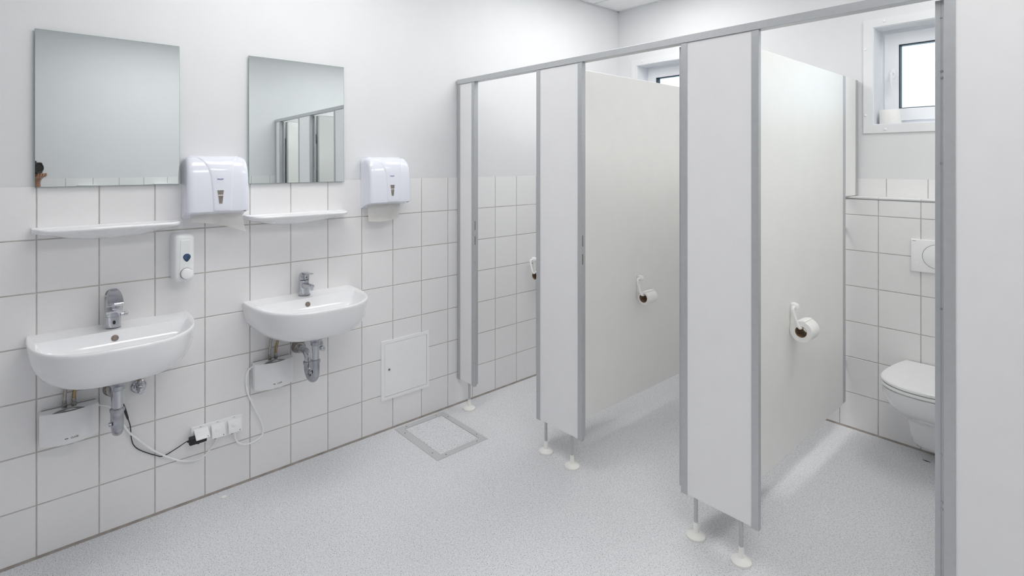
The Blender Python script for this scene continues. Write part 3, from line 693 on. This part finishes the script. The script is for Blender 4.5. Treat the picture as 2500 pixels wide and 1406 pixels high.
# ------------------------------------------------------------------ paper towel dispensers
def towel_dispenser(y0, label, plabel, big):
    y1 = y0 + 0.243; yc = (y0 + y1) / 2; hw = 0.1215
    t = thing('towel_dispenser', label, 'towel dispenser', (0, yc, 1.25), 'paper towel dispensers')
    prof = [(0.001, 1.2455), (0.045, 1.262), (0.110, 1.2765), (0.1165, 1.280), (0.1175, 1.300), (0.1165, 1.36), (0.113, 1.43), (0.106, 1.468), (0.092, 1.495), (0.070, 1.512), (0.045, 1.518), (0.001, 1.5175)]
    rings = []
    for f, s in ((-1, 0.86), (-0.985, 0.915), (-0.95, 0.955), (-0.88, 0.985), (-0.76, 1.0), (0, 1.0), (0.76, 1.0), (0.88, 0.985), (0.95, 0.955), (0.985, 0.915), (1, 0.86)):
        rings.append([(0.001 + (x - 0.001) * s ** 0.9 if x > 0.01 else x, yc + hw * f, 1.262 + (z - 1.262) * (s ** 0.75) if z > 1.3 else z) for x, z in prof])
    cs = obj('dispenser_case', loft(new(), rings), 'dispenser_plastic', t, True, 28)
    # raised middle of the cover between two sweeping creases
    fp = [(0.1165, 1.2825), (0.1175, 1.300), (0.1165, 1.36), (0.113, 1.43), (0.106, 1.468), (0.092, 1.495), (0.070, 1.512), (0.045, 1.518)]
    dense = smooth_path([(x, 0, z) for x, z in fp], 4)
    L_, R_ = [], []; m = len(dense)
    rows = []
    for i, p in enumerate(dense):
        s = max(0.0, (p.z - 1.2825) / (1.518 - 1.2825)); q = i / (m - 1)
        yl = yc + hw * (-0.16 - 0.13 * q - 0.55 * q ** 3.2); yr = yc + hw * (0.38 + 0.06 * q + 0.30 * q ** 3.2)
        j0, j1 = max(i - 1, 0), min(i + 1, m - 1); tg = (dense[j1] - dense[j0]).normalized(); nr = Vector((tg.z, 0, -tg.x))
        rows.append([p + nr * d + Vector((0, y - p.y, 0)) for d, y in ((-0.001, yl - 0.004), (0.0016, yl), (0.0024, yl + 0.006), (0.0024, (yl + yr) / 2), (0.0024, yr - 0.006), (0.0016, yr), (-0.001, yr + 0.004))])
    obj('cover_panel', loft(new(), rows, False, False, False), 'dispenser_plastic', t, True, 60)
    def fx(z): 
        for (xa, za), (xb, zb) in zip(fp[:-1], fp[1:]):
            if za <= z <= zb: return xa + (xb - xa) * (z - za) / (zb - za)
        return 0.117
    def onface(bm, d):
        for v in bm.verts: v.co.x = fx(v.co.z) + d + v.co.x
        return bm
    ym = yc + 0.004
    sl = obj('level_window', onface(prism(new(), [(ym - 0.0135, 1.372), (ym + 0.0135, 1.372), (ym + 0.0075, 1.312), (ym - 0.0060, 1.312)], 0, 0.0006, 'x'), 0.0026), 'slot_brown', t, False)
    bm = new()
    for a, b in (((ym - 0.0135, 1.372), (ym + 0.0135, 1.372)), ((ym + 0.0135, 1.372), (ym + 0.0075, 1.312)), ((ym + 0.0075, 1.312), (ym - 0.0060, 1.312)), ((ym - 0.0060, 1.312), (ym - 0.0135, 1.372))):
        tube(bm, [(0, *a), (0, *b)], 0.0009, 6)
    obj('window_rim', onface(bm, 0.0030), 'dispenser_plastic', sl)
    obj('paper_edge', onface(prism(new(), [(ym - 0.0115, 1.352), (ym + 0.0112, 1.352), (ym + 0.0108, 1.347), (ym - 0.0110, 1.347)], 0, 0.0002, 'x'), 0.0034), 'tissue_side', sl, False)
    pt = obj('brand_plate', onface(prism(new(), [(ym - 0.0165, 1.432), (ym + 0.0165, 1.432), (ym + 0.0125, 1.405), (ym - 0.0125, 1.405)], 0, 0.0010, 'x'), 0.0026), 'dispenser_plastic', t, False)
    obj('brand_lettering', onface(text_on_wall('PALEX', 0.0095, (0, ym, 1.4185), 0.0250, 0.2), 0.0038), 'ink_blue', pt, False)
    obj('lock_hole', box(new(), (0.098, y1 - 0.020, 1.2735), (0.106, y1 - 0.012, 1.2750)), 'dark_hole', t, False)
    # hanging towel
    bm = new(); N, K = 26, 12; grid = []
    for i in range(N + 1):
        u = i / N; row = []
        for j in range(K + 1):
            v = j / K
            if big:
                y = y0 + 0.022 + 0.205 * u + 0.012 * v * u
                drop = 0.030 + 0.055 * u ** 1.6
                z = 1.2625 - drop * v + 0.002
                x = 0.058 + 0.010 * math.sin(5.0 * u + 1.5 * v) * v + 0.014 * math.exp(-((u - 0.62) / 0.10) ** 2) * math.sin(PI * v) - 0.010 * math.exp(-((u - 0.42) / 0.08) ** 2) * v + 0.018 * v * v
            else:
                y = y0 + 0.012 + 0.190 * u + 0.010 * (0.5 - v) * u
                z = 1.268 - (0.088 + 0.006 * math.sin(4 * u)) * v
                x = 0.058 + 0.008 * math.sin(4.4 * u) * v + 0.010 * math.exp(-((u - 0.68) / 0.09) ** 2) * math.sin(PI * min(1, v * 1.1)) + 0.010 * v
            row.append(bm.verts.new((x, y, z)))
        grid.append(row)
    for i in range(N):
        for j in range(K): bm.faces.new((grid[i][j], grid[i + 1][j], grid[i + 1][j + 1], grid[i][j + 1]))
    r = bmesh.ops.solidify(bm, geom=bm.faces[:], thickness=0.0008)
    tag(obj('paper_towel', bm, 'paper', None, True, 60), plabel, 'paper towel', 'paper towels in the dispensers')
towel_dispenser(0.4725, 'white paper towel dispenser hanging between the two mirrors', 'crumpled paper towel sagging from the dispenser between the mirrors', True)
towel_dispenser(1.3065, 'white paper towel dispenser right of both mirrors, nearest the stalls', 'square paper towel hanging straight from the dispenser nearest the stalls', False)

# ------------------------------------------------------------------ soap dispenser
t = thing('soap_dispenser', 'white soap dispenser with dark blue window and round push button', 'soap dispenser', (0, 0.470, 0.985))
yc, hw = 0.4700, 0.0400
rings = []
for x, ins, zt, zb_ in ((0.0005, 0.0, 1.186, 0.985), (0.030, 0.0, 1.187, 0.984), (0.055, 0.001, 1.186, 0.984), (0.066, 0.004, 1.182, 0.986), (0.072, 0.009, 1.176, 0.990), (0.0735, 0.013, 1.170, 0.995)):
    rg = []; r = 0.018
    a0, a1 = yc - hw + ins, yc + hw - ins
    for cyy, czz, st in ((a1 - r, zt - r, 0), (a0 + r, zt - r, 1), (a0 + r, zb_ + r, 2), (a1 - r, zb_ + r, 3)):
        for i in range(6):
            a = PI / 2 * (st + i / 5); rg.append((x, cyy + r * math.cos(a), czz + r * math.sin(a)))
    rings.append(rg)
obj('soap_case', loft(new(), rings), 'soap_plastic', t, True, 40)
obj('front_ridge', loft(new(), [[(0.0730, yc - 0.020, 0.998), (0.0730, yc + 0.024, 0.998), (0.0730, yc + 0.022, 1.164), (0.0730, yc - 0.016, 1.164)], [(0.0750, yc - 0.017, 1.001), (0.0750, yc + 0.021, 1.001), (0.0750, yc + 0.019, 1.160), (0.0750, yc - 0.013, 1.160)]]), 'soap_plastic', t, False)
def drop(k, ym, zm): return [(ym + k * 0.0145 * math.cos(a) * (1.0 if math.sin(a) > 0 else (1 - 0.45 * (-math.sin(a)) ** 1.5)), zm + k * (0.0145 * math.sin(a) if math.sin(a) > 0 else 0.0205 * math.sin(a))) for a in [2 * PI * i / 28 for i in range(28)]]
lv = obj('level_window', prism(new(), drop(1.0, yc + 0.0085, 1.0895), 0.0745, 0.0760, 'x'), 'blue_gel', t)
obj('window_rim', prism(new(), drop(1.13, yc + 0.0085, 1.0895), 0.0740, 0.0754, 'x'), 'white_plastic', lv, False)
bt = obj('push_button', lathe(new(), [(0.0222, 0.0740), (0.0222, 0.089), (0.0212, 0.0930), (0.018, 0.0945), (0.004, 0.0950)], (0, yc + 0.0075, 1.020), 'x', 28), 'white_plastic', t)
obj('button_gap', lathe(new(), [(0.0238, 0.0742), (0.0238, 0.0757)], (0, yc + 0.0068, 1.020), 'x', 28), 'grey_recess', bt)
obj('nozzle', lathe(new(), [(0.003, 0.979), (0.004, 0.990)], (0.055, yc + 0.006, 0), 'z', 10), 'white_plastic', t)

# ------------------------------------------------------------------ wall hatch, floor hatch
t = thing('wall_hatch', 'square white metal access hatch set in the tiles', 'hatch', (0, 1.58, 0.17))
y0, y1, z0, z1 = 1.4265, 1.7365, 0.170, 0.499
bm = new()
for a, b in (((y0, z0), (y1, z0 + 0.018)), ((y0, z1 - 0.018), (y1, z1)), ((y0, z0 + 0.018), (y0 + 0.020, z1 - 0.018)), ((y1 - 0.016, z0 + 0.018), (y1, z1 - 0.018))): box(bm, (0.0003, *a), (0.0055, *b))
obj('hatch_frame', bm, 'white_plastic', t, False)
obj('hatch_gap', box(new(), (0.0003, y0 + 0.018, z0 + 0.016), (0.0012, y1 - 0.014, z1 - 0.016)), 'dark_hole', t, False)
dr = obj('hatch_door', box(new(), (0.0012, y0 + 0.0214, z0 + 0.0196), (0.0050, y1 - 0.0176, z1 - 0.0194), 0.0008, 1), 'white_plastic', t, False)
lk = obj('lock', lathe(new(), [(0.0070, 0.0048), (0.0070, 0.0060), (0.005, 0.0064), (0.0042, 0.0058)], (0, 1.475, 0.335), 'x', 18), 'chrome_dull', dr)
obj('keyhole', lathe(new(), [(0.0032, 0.0060), (0.0025, 0.0066)], (0, 1.475, 0.335), 'x', 12), 'dark_hole', lk)

t = thing('floor_hatch', 'square floor hatch with a flat aluminium frame by the tiled wall', 'hatch', (0.236, 1.662, 0.0))
fo = [(0.024, 1.498), (0.449, 1.498), (0.449, 1.823), (0.024, 1.823)]; fi = [(0.060, 1.541), (0.413, 1.541), (0.413, 1.789), (0.060, 1.789)]
for k in range(4):
    a, b = fo[k], fo[(k + 1) % 4]; c, d = fi[(k + 1) % 4], fi[k]
    g = 0.0007
    rgs = [[(p[0], p[1], z) for p in (a, b, c, d)] for z in (0.0002, 0.0022)]
    st = obj('frame_strip', loft(new(), rgs), 'hatch_metal', t, False)
    for f in (0.15, 0.85):
        mx = ((a[0] + d[0]) / 2 * (1 - f) + (b[0] + c[0]) / 2 * f, (a[1] + d[1]) / 2 * (1 - f) + (b[1] + c[1]) / 2 * f)
        obj('screw', lathe(new(), [(0.0042, 0.0020), (0.0036, 0.0027)], (mx[0], mx[1], 0), 'z', 10), 'overflow_grey', st)
obj('hatch_gap', loft(new(), [[(p[0], p[1], z) for p in fi] for z in (0.0002, 0.0006)]), 'dark_hole', t, False)
obj('hatch_infill', box(new(), (0.0618, 1.5428, 0.0004), (0.4112, 1.7872, 0.0014)), 'lino', t, False)

# ------------------------------------------------------------------ toilet
xc = 2.108
t = thing('toilet', 'white wall-hung toilet with closed lid, half hidden by the nearest panel', 'toilet', (xc, YP, 0.05))
def dshape(hw, yf, z, back=None, n=2.2, wb=0.78):
    """plan outline: widest in the middle, straight back on the wall, rounded front"""
    pts = []; yb = (YP - 0.0005) if back is None else back; L = yb - yf
    ym = yb - L * 0.62
    for i in range(33):
        a = PI * i / 32
        c, s = math.cos(a), math.sin(a)
        pts.append((xc - hw * math.copysign(abs(c) ** (2 / n), c), ym - (ym - yf) * abs(s) ** (2 / n), z))
    for i in range(1, 9):
        q = i / 8; pts.append((xc + hw * (1 - (1 - wb) * q ** 2), ym + (yb - ym) * q, z))
    for i in range(8, 0, -1):
        q = i / 8; pts.append((xc - hw * (1 - (1 - wb) * q ** 2), ym + (yb - ym) * q, z))
    return pts
bowl = [dshape(0.050, 3.345, 0.050, wb=0.9), dshape(0.078, 3.312, 0.058, wb=0.95), dshape(0.094, 3.288, 0.085, wb=0.97), dshape(0.101, 3.272, 0.13, wb=0.98), dshape(0.107, 3.255, 0.185, wb=0.99), dshape(0.112, 3.235, 0.215, wb=0.99),
        dshape(0.128, 3.165, 0.245, wb=0.97), dshape(0.146, 3.085, 0.285, wb=0.95), dshape(0.163, 3.020, 0.335, wb=0.92), dshape(0.172, 2.988, 0.380, wb=0.86), dshape(0.1745, 2.980, 0.412, wb=0.82), dshape(0.168, 2.988, 0.416, wb=0.80)]
obj('toilet_bowl', loft(new(), bowl), 'ceramic', t, True, 50)
def slab(hw, yf, z0, z1, r, name, m, back):
    rg = [dshape(hw - r, yf + r, z0, back), dshape(hw, yf, z0 + r, back), dshape(hw, yf, z1 - r, back), dshape(hw - r, yf + r, z1, back)]
    return obj(name, loft(new(), rg), m, t, True, 40)
slab(0.1665, 2.990, 0.4145, 0.4200, 0.001, 'seat_gap_shade', 'grey_recess', YP - 0.075)  # dark filler slab: shade of the gap under the seat, put in as colour
slab(0.1755, 2.978, 0.4190, 0.4340, 0.004, 'seat', 'white_plastic', YP - 0.035)
slab(0.1665, 2.990, 0.4325, 0.4390, 0.001, 'lid_gap_shade', 'grey_recess', YP - 0.075)  # shaded gap between seat and lid, painted as a dark inset slab
slab(0.1765, 2.975, 0.4380, 0.4560, 0.005, 'lid', 'white_plastic', YP - 0.010)
t = thing('flush_plate', 'white flush plate with oval button on the tiles above the toilet', 'flush plate', (xc, YP, 0.927))
pt = obj('plate', box(new(), (xc - 0.115, YP - 0.013, 0.927), (xc + 0.115, YP - 0.0004, 1.0945), 0.004, 3), 'white_plastic', t)
def oval(k, z, a_, b_): return [(xc + 0.001 + (a_ + k) * math.cos(a), z + (b_ + k) * math.sin(a)) for a in [2 * PI * i / 40 for i in range(40)]]
bt = obj('button_gap', prism(new(), oval(0.0016, 1.012, 0.066, 0.062), YP - 0.0134, YP - 0.010, 'y'), 'ink_dark', t, False)
obj('flush_button', prism(new(), oval(0, 1.012, 0.066, 0.062), YP - 0.0150, YP - 0.010, 'y', 0.0012, 2), 'white_plastic', t)
obj('maker_print', box(new(), (xc - 0.107, YP - 0.0133, 1.0845), (xc - 0.093, YP - 0.0128, 1.0868)), 'ink_grey', pt, False)

# ------------------------------------------------------------------ toilet roll holders and rolls
def holder(x, y, z, label):
    """wall face at x, facing +x; z is the top of the hook"""
    t = thing('roll_holder', label, 'roll holder', (x, y, z - 0.15), 'toilet roll holders')
    obj('back_plate', box(new(), (x + 0.0003, y - 0.014, z - 0.135), (x + 0.006, y + 0.014, z - 0.010), 0.002, 2), 'cream_plastic', t)
    hk = obj('hook_block', prism(new(), [(x + 0.001, z - 0.022), (x + 0.020, z - 0.030), (x + 0.033, z - 0.022), (x + 0.030, z - 0.006), (x + 0.018, z), (x + 0.001, z)], y - 0.012, y + 0.016, 'y', 0.003, 2), 'white_plastic', t)
    obj('screw_hole', lathe(new(), [(0.003, 0.0), (0.002, 0.0004)], (x + 0.006, y - 0.002, z - 0.042), 'x', 10), 'dark_hole', t)
    zr = z - 0.102
    pts = [(x + 0.019, y - 0.008, z - 0.014), (x + 0.020, y - 0.026, z - 0.014), (x + 0.021, y - 0.036, z - 0.020), (x + 0.024, y - 0.038, z - 0.034), (x + 0.040, y - 0.038, zr + 0.020), (x + 0.047, y - 0.034, zr + 0.005), (x + 0.050, y - 0.020, zr), (x + 0.050, y + 0.055, zr)]
    obj('roll_arm', tube(new(), pts, 0.0065, 12, 4), 'white_plastic', t)
    return zr
def roll(x, y, zr, ro, label, tail=True, empty=False):
    ri = 0.0240; cz = zr - ri + 0.0062; yy0, yy1 = y - 0.022, y + 0.068
    t = thing('toilet_roll', label, 'toilet roll', (x + 0.050, (yy0 + yy1) / 2, cz - ro), 'toilet rolls on holders')
    org = (x + 0.050, 0, cz)
    if not empty:
        bm = new(); rg = []
        for r, h in ((ri + 0.0012, yy0 + 0.0005), (ro - 0.0015, yy0 + 0.0005), (ro, yy0 + 0.002), (ro, yy1 - 0.002), (ro - 0.0015, yy1), (ri + 0.0012, yy1), (ri + 0.0012, yy0 + 0.0005)):
            rg.append([(org[0] + r * math.sin(2 * PI * j / 40), h, org[2] + r * math.cos(2 * PI * j / 40)) for j in range(40)])
        obj('tissue', loft(bm, rg, False, False), 'tissue', t, True, 40)
        if tail:
            pts = [(org[0] - 0.010 + 0.010 * 0, org[2] + ro - 0.0008), (org[0] + 0.006, org[2] + ro + 0.0018), (org[0] + 0.017, org[2] + ro + 0.0005), (org[0] + 0.017, org[2] + ro - 0.0020), (org[0] + 0.005, org[2] + ro + 0.0006), (org[0] - 0.010, org[2] + ro - 0.0012)]
            obj('loose_end', prism(new(), pts, yy0 + 0.002, yy1 - 0.002, 'y'), 'tissue', t, False)
    bm = new(); rg = []
    w = 0.0012 if not empty else 0.0016
    for r, h in ((ri, yy0), (ri + w, yy0), (ri + w, yy1), (ri, yy1), (ri, yy0)):
        rg.append([(org[0] + r * math.sin(2 * PI * j / 32), h, org[2] + r * math.cos(2 * PI * j / 32)) for j in range(32)])
    obj('cardboard_core', loft(bm, rg, False, False), 'cardboard', t, True, 40)
    if empty:
        bm = new(); rg = []
        for r, h in ((ri + 0.0017, yy0 + 0.001), (ri + 0.0040, yy0 + 0.001), (ri + 0.0040, yy1 - 0.001), (ri + 0.0017, yy1 - 0.001), (ri + 0.0017, yy0 + 0.001)):
            rg.append([(org[0] + r * math.sin(2 * PI * j / 32), h, org[2] + r * math.cos(2 * PI * j / 32)) for j in range(32)])
        obj('tissue', loft(bm, rg, False, False), 'tissue', t, True, 40)
zr = holder(0.0, 2.585, 0.834, 'white roll holder on the tiled wall, half hidden by a stall panel')
roll(0.0, 2.585, zr, 0.03, 'nearly empty toilet roll core in the stall by the tiled wall', False, True)
zr = holder(0.874, 2.592, 0.843, 'white roll holder on the beige side panel of the middle stall')
roll(0.874, 2.592, zr, 0.037, 'half-used small toilet roll in the middle stall')
zr = holder(1.708, 2.600, 0.846, 'white roll holder on the panel beside the visible toilet')
roll(1.708, 2.600, zr, 0.048, 'full large toilet roll on the panel beside the visible toilet')
t = thing('spare_toilet_roll', 'spare white toilet roll standing on the window sill', 'toilet roll', (1.853, 3.625, WZ0 + 0.004))
rg = []
for r, h in ((0.022, 0), (0.050, 0), (0.0515, 0.002), (0.0515, 0.078), (0.050, 0.080), (0.022, 0.080), (0.022, 0)):
    rg.append([(1.853 + r * math.cos(2 * PI * j / 40), 3.625 + r * math.sin(2 * PI * j / 40), WZ0 + 0.0042 + h) for j in range(40)])
obj('tissue', loft(new(), rg, False, False), 'tissue', t, True, 40)
obj('cardboard_core', loft(new(), [[(1.853 + r * math.cos(2 * PI * j / 32), 3.625 + r * math.sin(2 * PI * j / 32), WZ0 + 0.0042 + h) for j in range(32)] for r, h in ((0.0205, 0), (0.0218, 0), (0.0218, 0.080), (0.0205, 0.080), (0.0205, 0))], False, False), 'cardboard', t, True, 40)

# ------------------------------------------------------------------ what the mirrors show of the other side
for yy, lab in ((0.346, 'left white wall box low in the near mirror, on the opposite tiles'), (0.904, 'right white wall box low in the near mirror, on the opposite tiles')):
    t = thing('wall_box', lab, 'wall box', (W, yy, 1.15), 'white wall boxes on the opposite tiles')
    obj('box_body', box(new(), (W - 0.055, yy - 0.066, 1.140), (W - 0.0003, yy + 0.066, 1.338), 0.006, 2), 'white_plastic', t)
    obj('box_lid', box(new(), (W - 0.058, yy - 0.068, 1.335), (W - 0.0003, yy + 0.068, 1.343), 0.003, 2), 'white_plastic', t)

# small litter on the floor
tag(obj('paper_scrap', loft(new(), [[(0.052, 0.612, 0.0003), (0.070, 0.618, 0.0003), (0.066, 0.640, 0.0003), (0.048, 0.632, 0.0003)], [(0.052, 0.612, 0.0012), (0.070, 0.618, 0.003), (0.066, 0.640, 0.0012), (0.048, 0.632, 0.0022)]]), 'tissue', None, False), 'tiny white paper scrap on the floor by the tiles', 'scrap')

# ------------------------------------------------------------------ the photographer, whose hand and camera show at the mirror's edge
FW = Vector((-math.sin(ANG), math.cos(ANG), 0)); RT = Vector((math.cos(ANG), math.sin(ANG), 0)); UP = Vector((0, 0, 1))
BASE = Vector((CAM.x, CAM.y, 0)) - 0.44 * FW
def PP(r, f, z): return BASE + r * RT + f * FW + z * UP
def skin_obj(name, verts, edges, radii, m, parent=None, root=0, sub=2):
    me = bpy.data.meshes.new(name); me.from_pydata([tuple(v) for v in verts], edges, []); me.update()
    o = bpy.data.objects.new(name, me); C.objects.link(o)
    md = o.modifiers.new('skin', 'SKIN'); md.use_smooth_shade = True
    for i, sv in enumerate(me.skin_vertices[0].data):
        r = radii[i]; sv.radius = r if isinstance(r, tuple) else (r, r); sv.use_root = (i == root)
    o.modifiers.new('sub', 'SUBSURF').levels = sub
    dg = bpy.context.evaluated_depsgraph_get(); dg.update()
    nm = bpy.data.meshes.new_from_object(o.evaluated_get(dg))
    bpy.data.objects.remove(o); bpy.data.meshes.remove(me)
    nm.name = name; nm.materials.clear(); nm.materials.append(M[m])
    nm.polygons.foreach_set('use_smooth', [True] * len(nm.polygons))
    o = bpy.data.objects.new(name, nm); C.objects.link(o)
    if parent is not None: o.parent = parent
    return o
V, E_, R_ = [], [], []
def node(p, r, prev=None):
    V.append(p); R_.append(r)
    if prev is not None: E_.append((prev, len(V) - 1))
    return len(V) - 1
pel = node(PP(0, -0.02, 0.92), (0.15, 0.10))
wst = node(PP(0, -0.01, 1.10), (0.13, 0.09), pel); chs = node(PP(0, -0.01, 1.32), (0.15, 0.10), wst)
nb = node(PP(0, 0.0, 1.46), 0.058, chs); nt_ = node(PP(0, 0.02, 1.53), 0.052, nb)
hd1 = node(PP(0, 0.035, 1.60), (0.070, 0.085), nt_); hd2 = node(PP(0, 0.035, 1.68), (0.074, 0.092), hd1); hd3 = node(PP(0, 0.025, 1.735), (0.050, 0.062), hd2)
node(PP(0, 0.135, 1.635), 0.014, hd1)
for sd in (-1, 1):
    sh = node(PP(0.17 * sd, -0.01, 1.40), 0.062, chs)
    el = node(PP(0.262 * sd + 0.02, 0.16, 1.19), 0.043, sh); fa = node(PP(0.165 * sd + 0.036, 0.24, 1.27), 0.036, el)
    wr_ = node(PP(0.078 * sd + 0.050, 0.325, 1.385), (0.025, 0.021), fa)
    pm = node(PP(0.062 * sd + 0.052, 0.352, 1.425), (0.033, 0.016), wr_)
    for q in range(4):
        a_ = 0.078 - 0.020 * q
        b = node(PP(a_ * sd + 0.052, 0.380, 1.424), 0.0095, pm)
        c = node(PP(a_ * sd + 0.052, 0.402, 1.428), 0.009, b)
        node(PP(a_ * sd + 0.052, 0.404, 1.450), 0.008, c)
    th = node(PP(0.070 * sd + 0.052, 0.326, 1.440), 0.011, pm); node(PP(0.060 * sd + 0.052, 0.322, 1.475), 0.009, th)
    hp_ = node(PP(0.095 * sd, -0.02, 0.86), 0.085, pel); kn_ = node(PP(0.105 * sd, 0.01, 0.49), 0.056, hp_)
    an = node(PP(0.11 * sd, -0.02, 0.10), 0.038, kn_); node(PP(0.115 * sd, 0.10, 0.045), (0.038, 0.030), an)
person = skin_obj('person', V, E_, R_, 'skin')
tag(person, 'photographer in dark clothes holding a camera, one hand showing in the left mirror', 'person')
skin_obj('shirt', [PP(0, -0.02, 0.90), PP(0, -0.01, 1.10), PP(0, -0.01, 1.32), PP(0, 0, 1.455), PP(-0.175, -0.01, 1.40), PP(-0.225, 0.07, 1.29), PP(0.175, -0.01, 1.40), PP(0.225, 0.07, 1.29)],
         [(0, 1), (1, 2), (2, 3), (2, 4), (4, 5), (2, 6), (6, 7)], [(0.168, 0.118), (0.148, 0.108), (0.166, 0.116), 0.072, 0.076, 0.066, 0.076, 0.066], 'shirt', person)
skin_obj('trousers', [PP(0, -0.02, 0.92)] + [PP(sd * a, f, z) for sd in (-1, 1) for a, f, z in ((0.095, -0.02, 0.84), (0.105, 0.01, 0.49), (0.11, -0.02, 0.09))],
         [(0, 1), (1, 2), (2, 3), (0, 4), (4, 5), (5, 6)], [(0.16, 0.112), 0.098, 0.073, 0.062, 0.098, 0.073, 0.062], 'trousers', person)
for sd in (-1, 1):
    skin_obj('shoe', [PP(0.11 * sd, -0.06, 0.048), PP(0.112 * sd, 0.03, 0.050), PP(0.118 * sd, 0.13, 0.040)], [(0, 1), (1, 2)], [0.047, 0.048, 0.039], 'black_plastic', person)
skin_obj('hair', [PP(0, -0.045, 1.60), PP(0, -0.02, 1.69), PP(0, 0.03, 1.755)], [(0, 1), (1, 2)], [(0.070, 0.055), (0.084, 0.080), (0.066, 0.072)], 'hair', person)

t = thing('photo_camera', 'black camera held up by the photographer at the edge of the left mirror', 'camera', tuple(PP(0.052, 0.375, 1.44)))
def cam_part(name, bm, m):
    for v in bm.verts: v.co = PP(v.co.x + 0.052, v.co.y + 0.375, v.co.z + 1.492)
    return obj(name, bm, m, t)
cam_part('camera_body', box(new(), (-0.068, -0.030, -0.048), (0.068, 0.018, 0.040), 0.012, 3), 'black_plastic')
cam_part('viewfinder', box(new(), (-0.022, -0.030, 0.036), (0.022, 0.016, 0.052), 0.007, 2), 'black_plastic')
ln = cam_part('lens_barrel', lathe(new(), [(0.034, 0.014), (0.036, 0.020), (0.036, 0.044), (0.040, 0.048), (0.040, 0.0535), (0.034, 0.0535), (0.030, 0.049)], (0, 0, -0.004), 'y', 28), 'black_plastic')
cam_part('front_element', lathe(new(), [(0.0335, 0.049), (0.020, 0.0505), (0.002, 0.0515)], (0, 0, -0.004), 'y', 24), 'dark_hole')
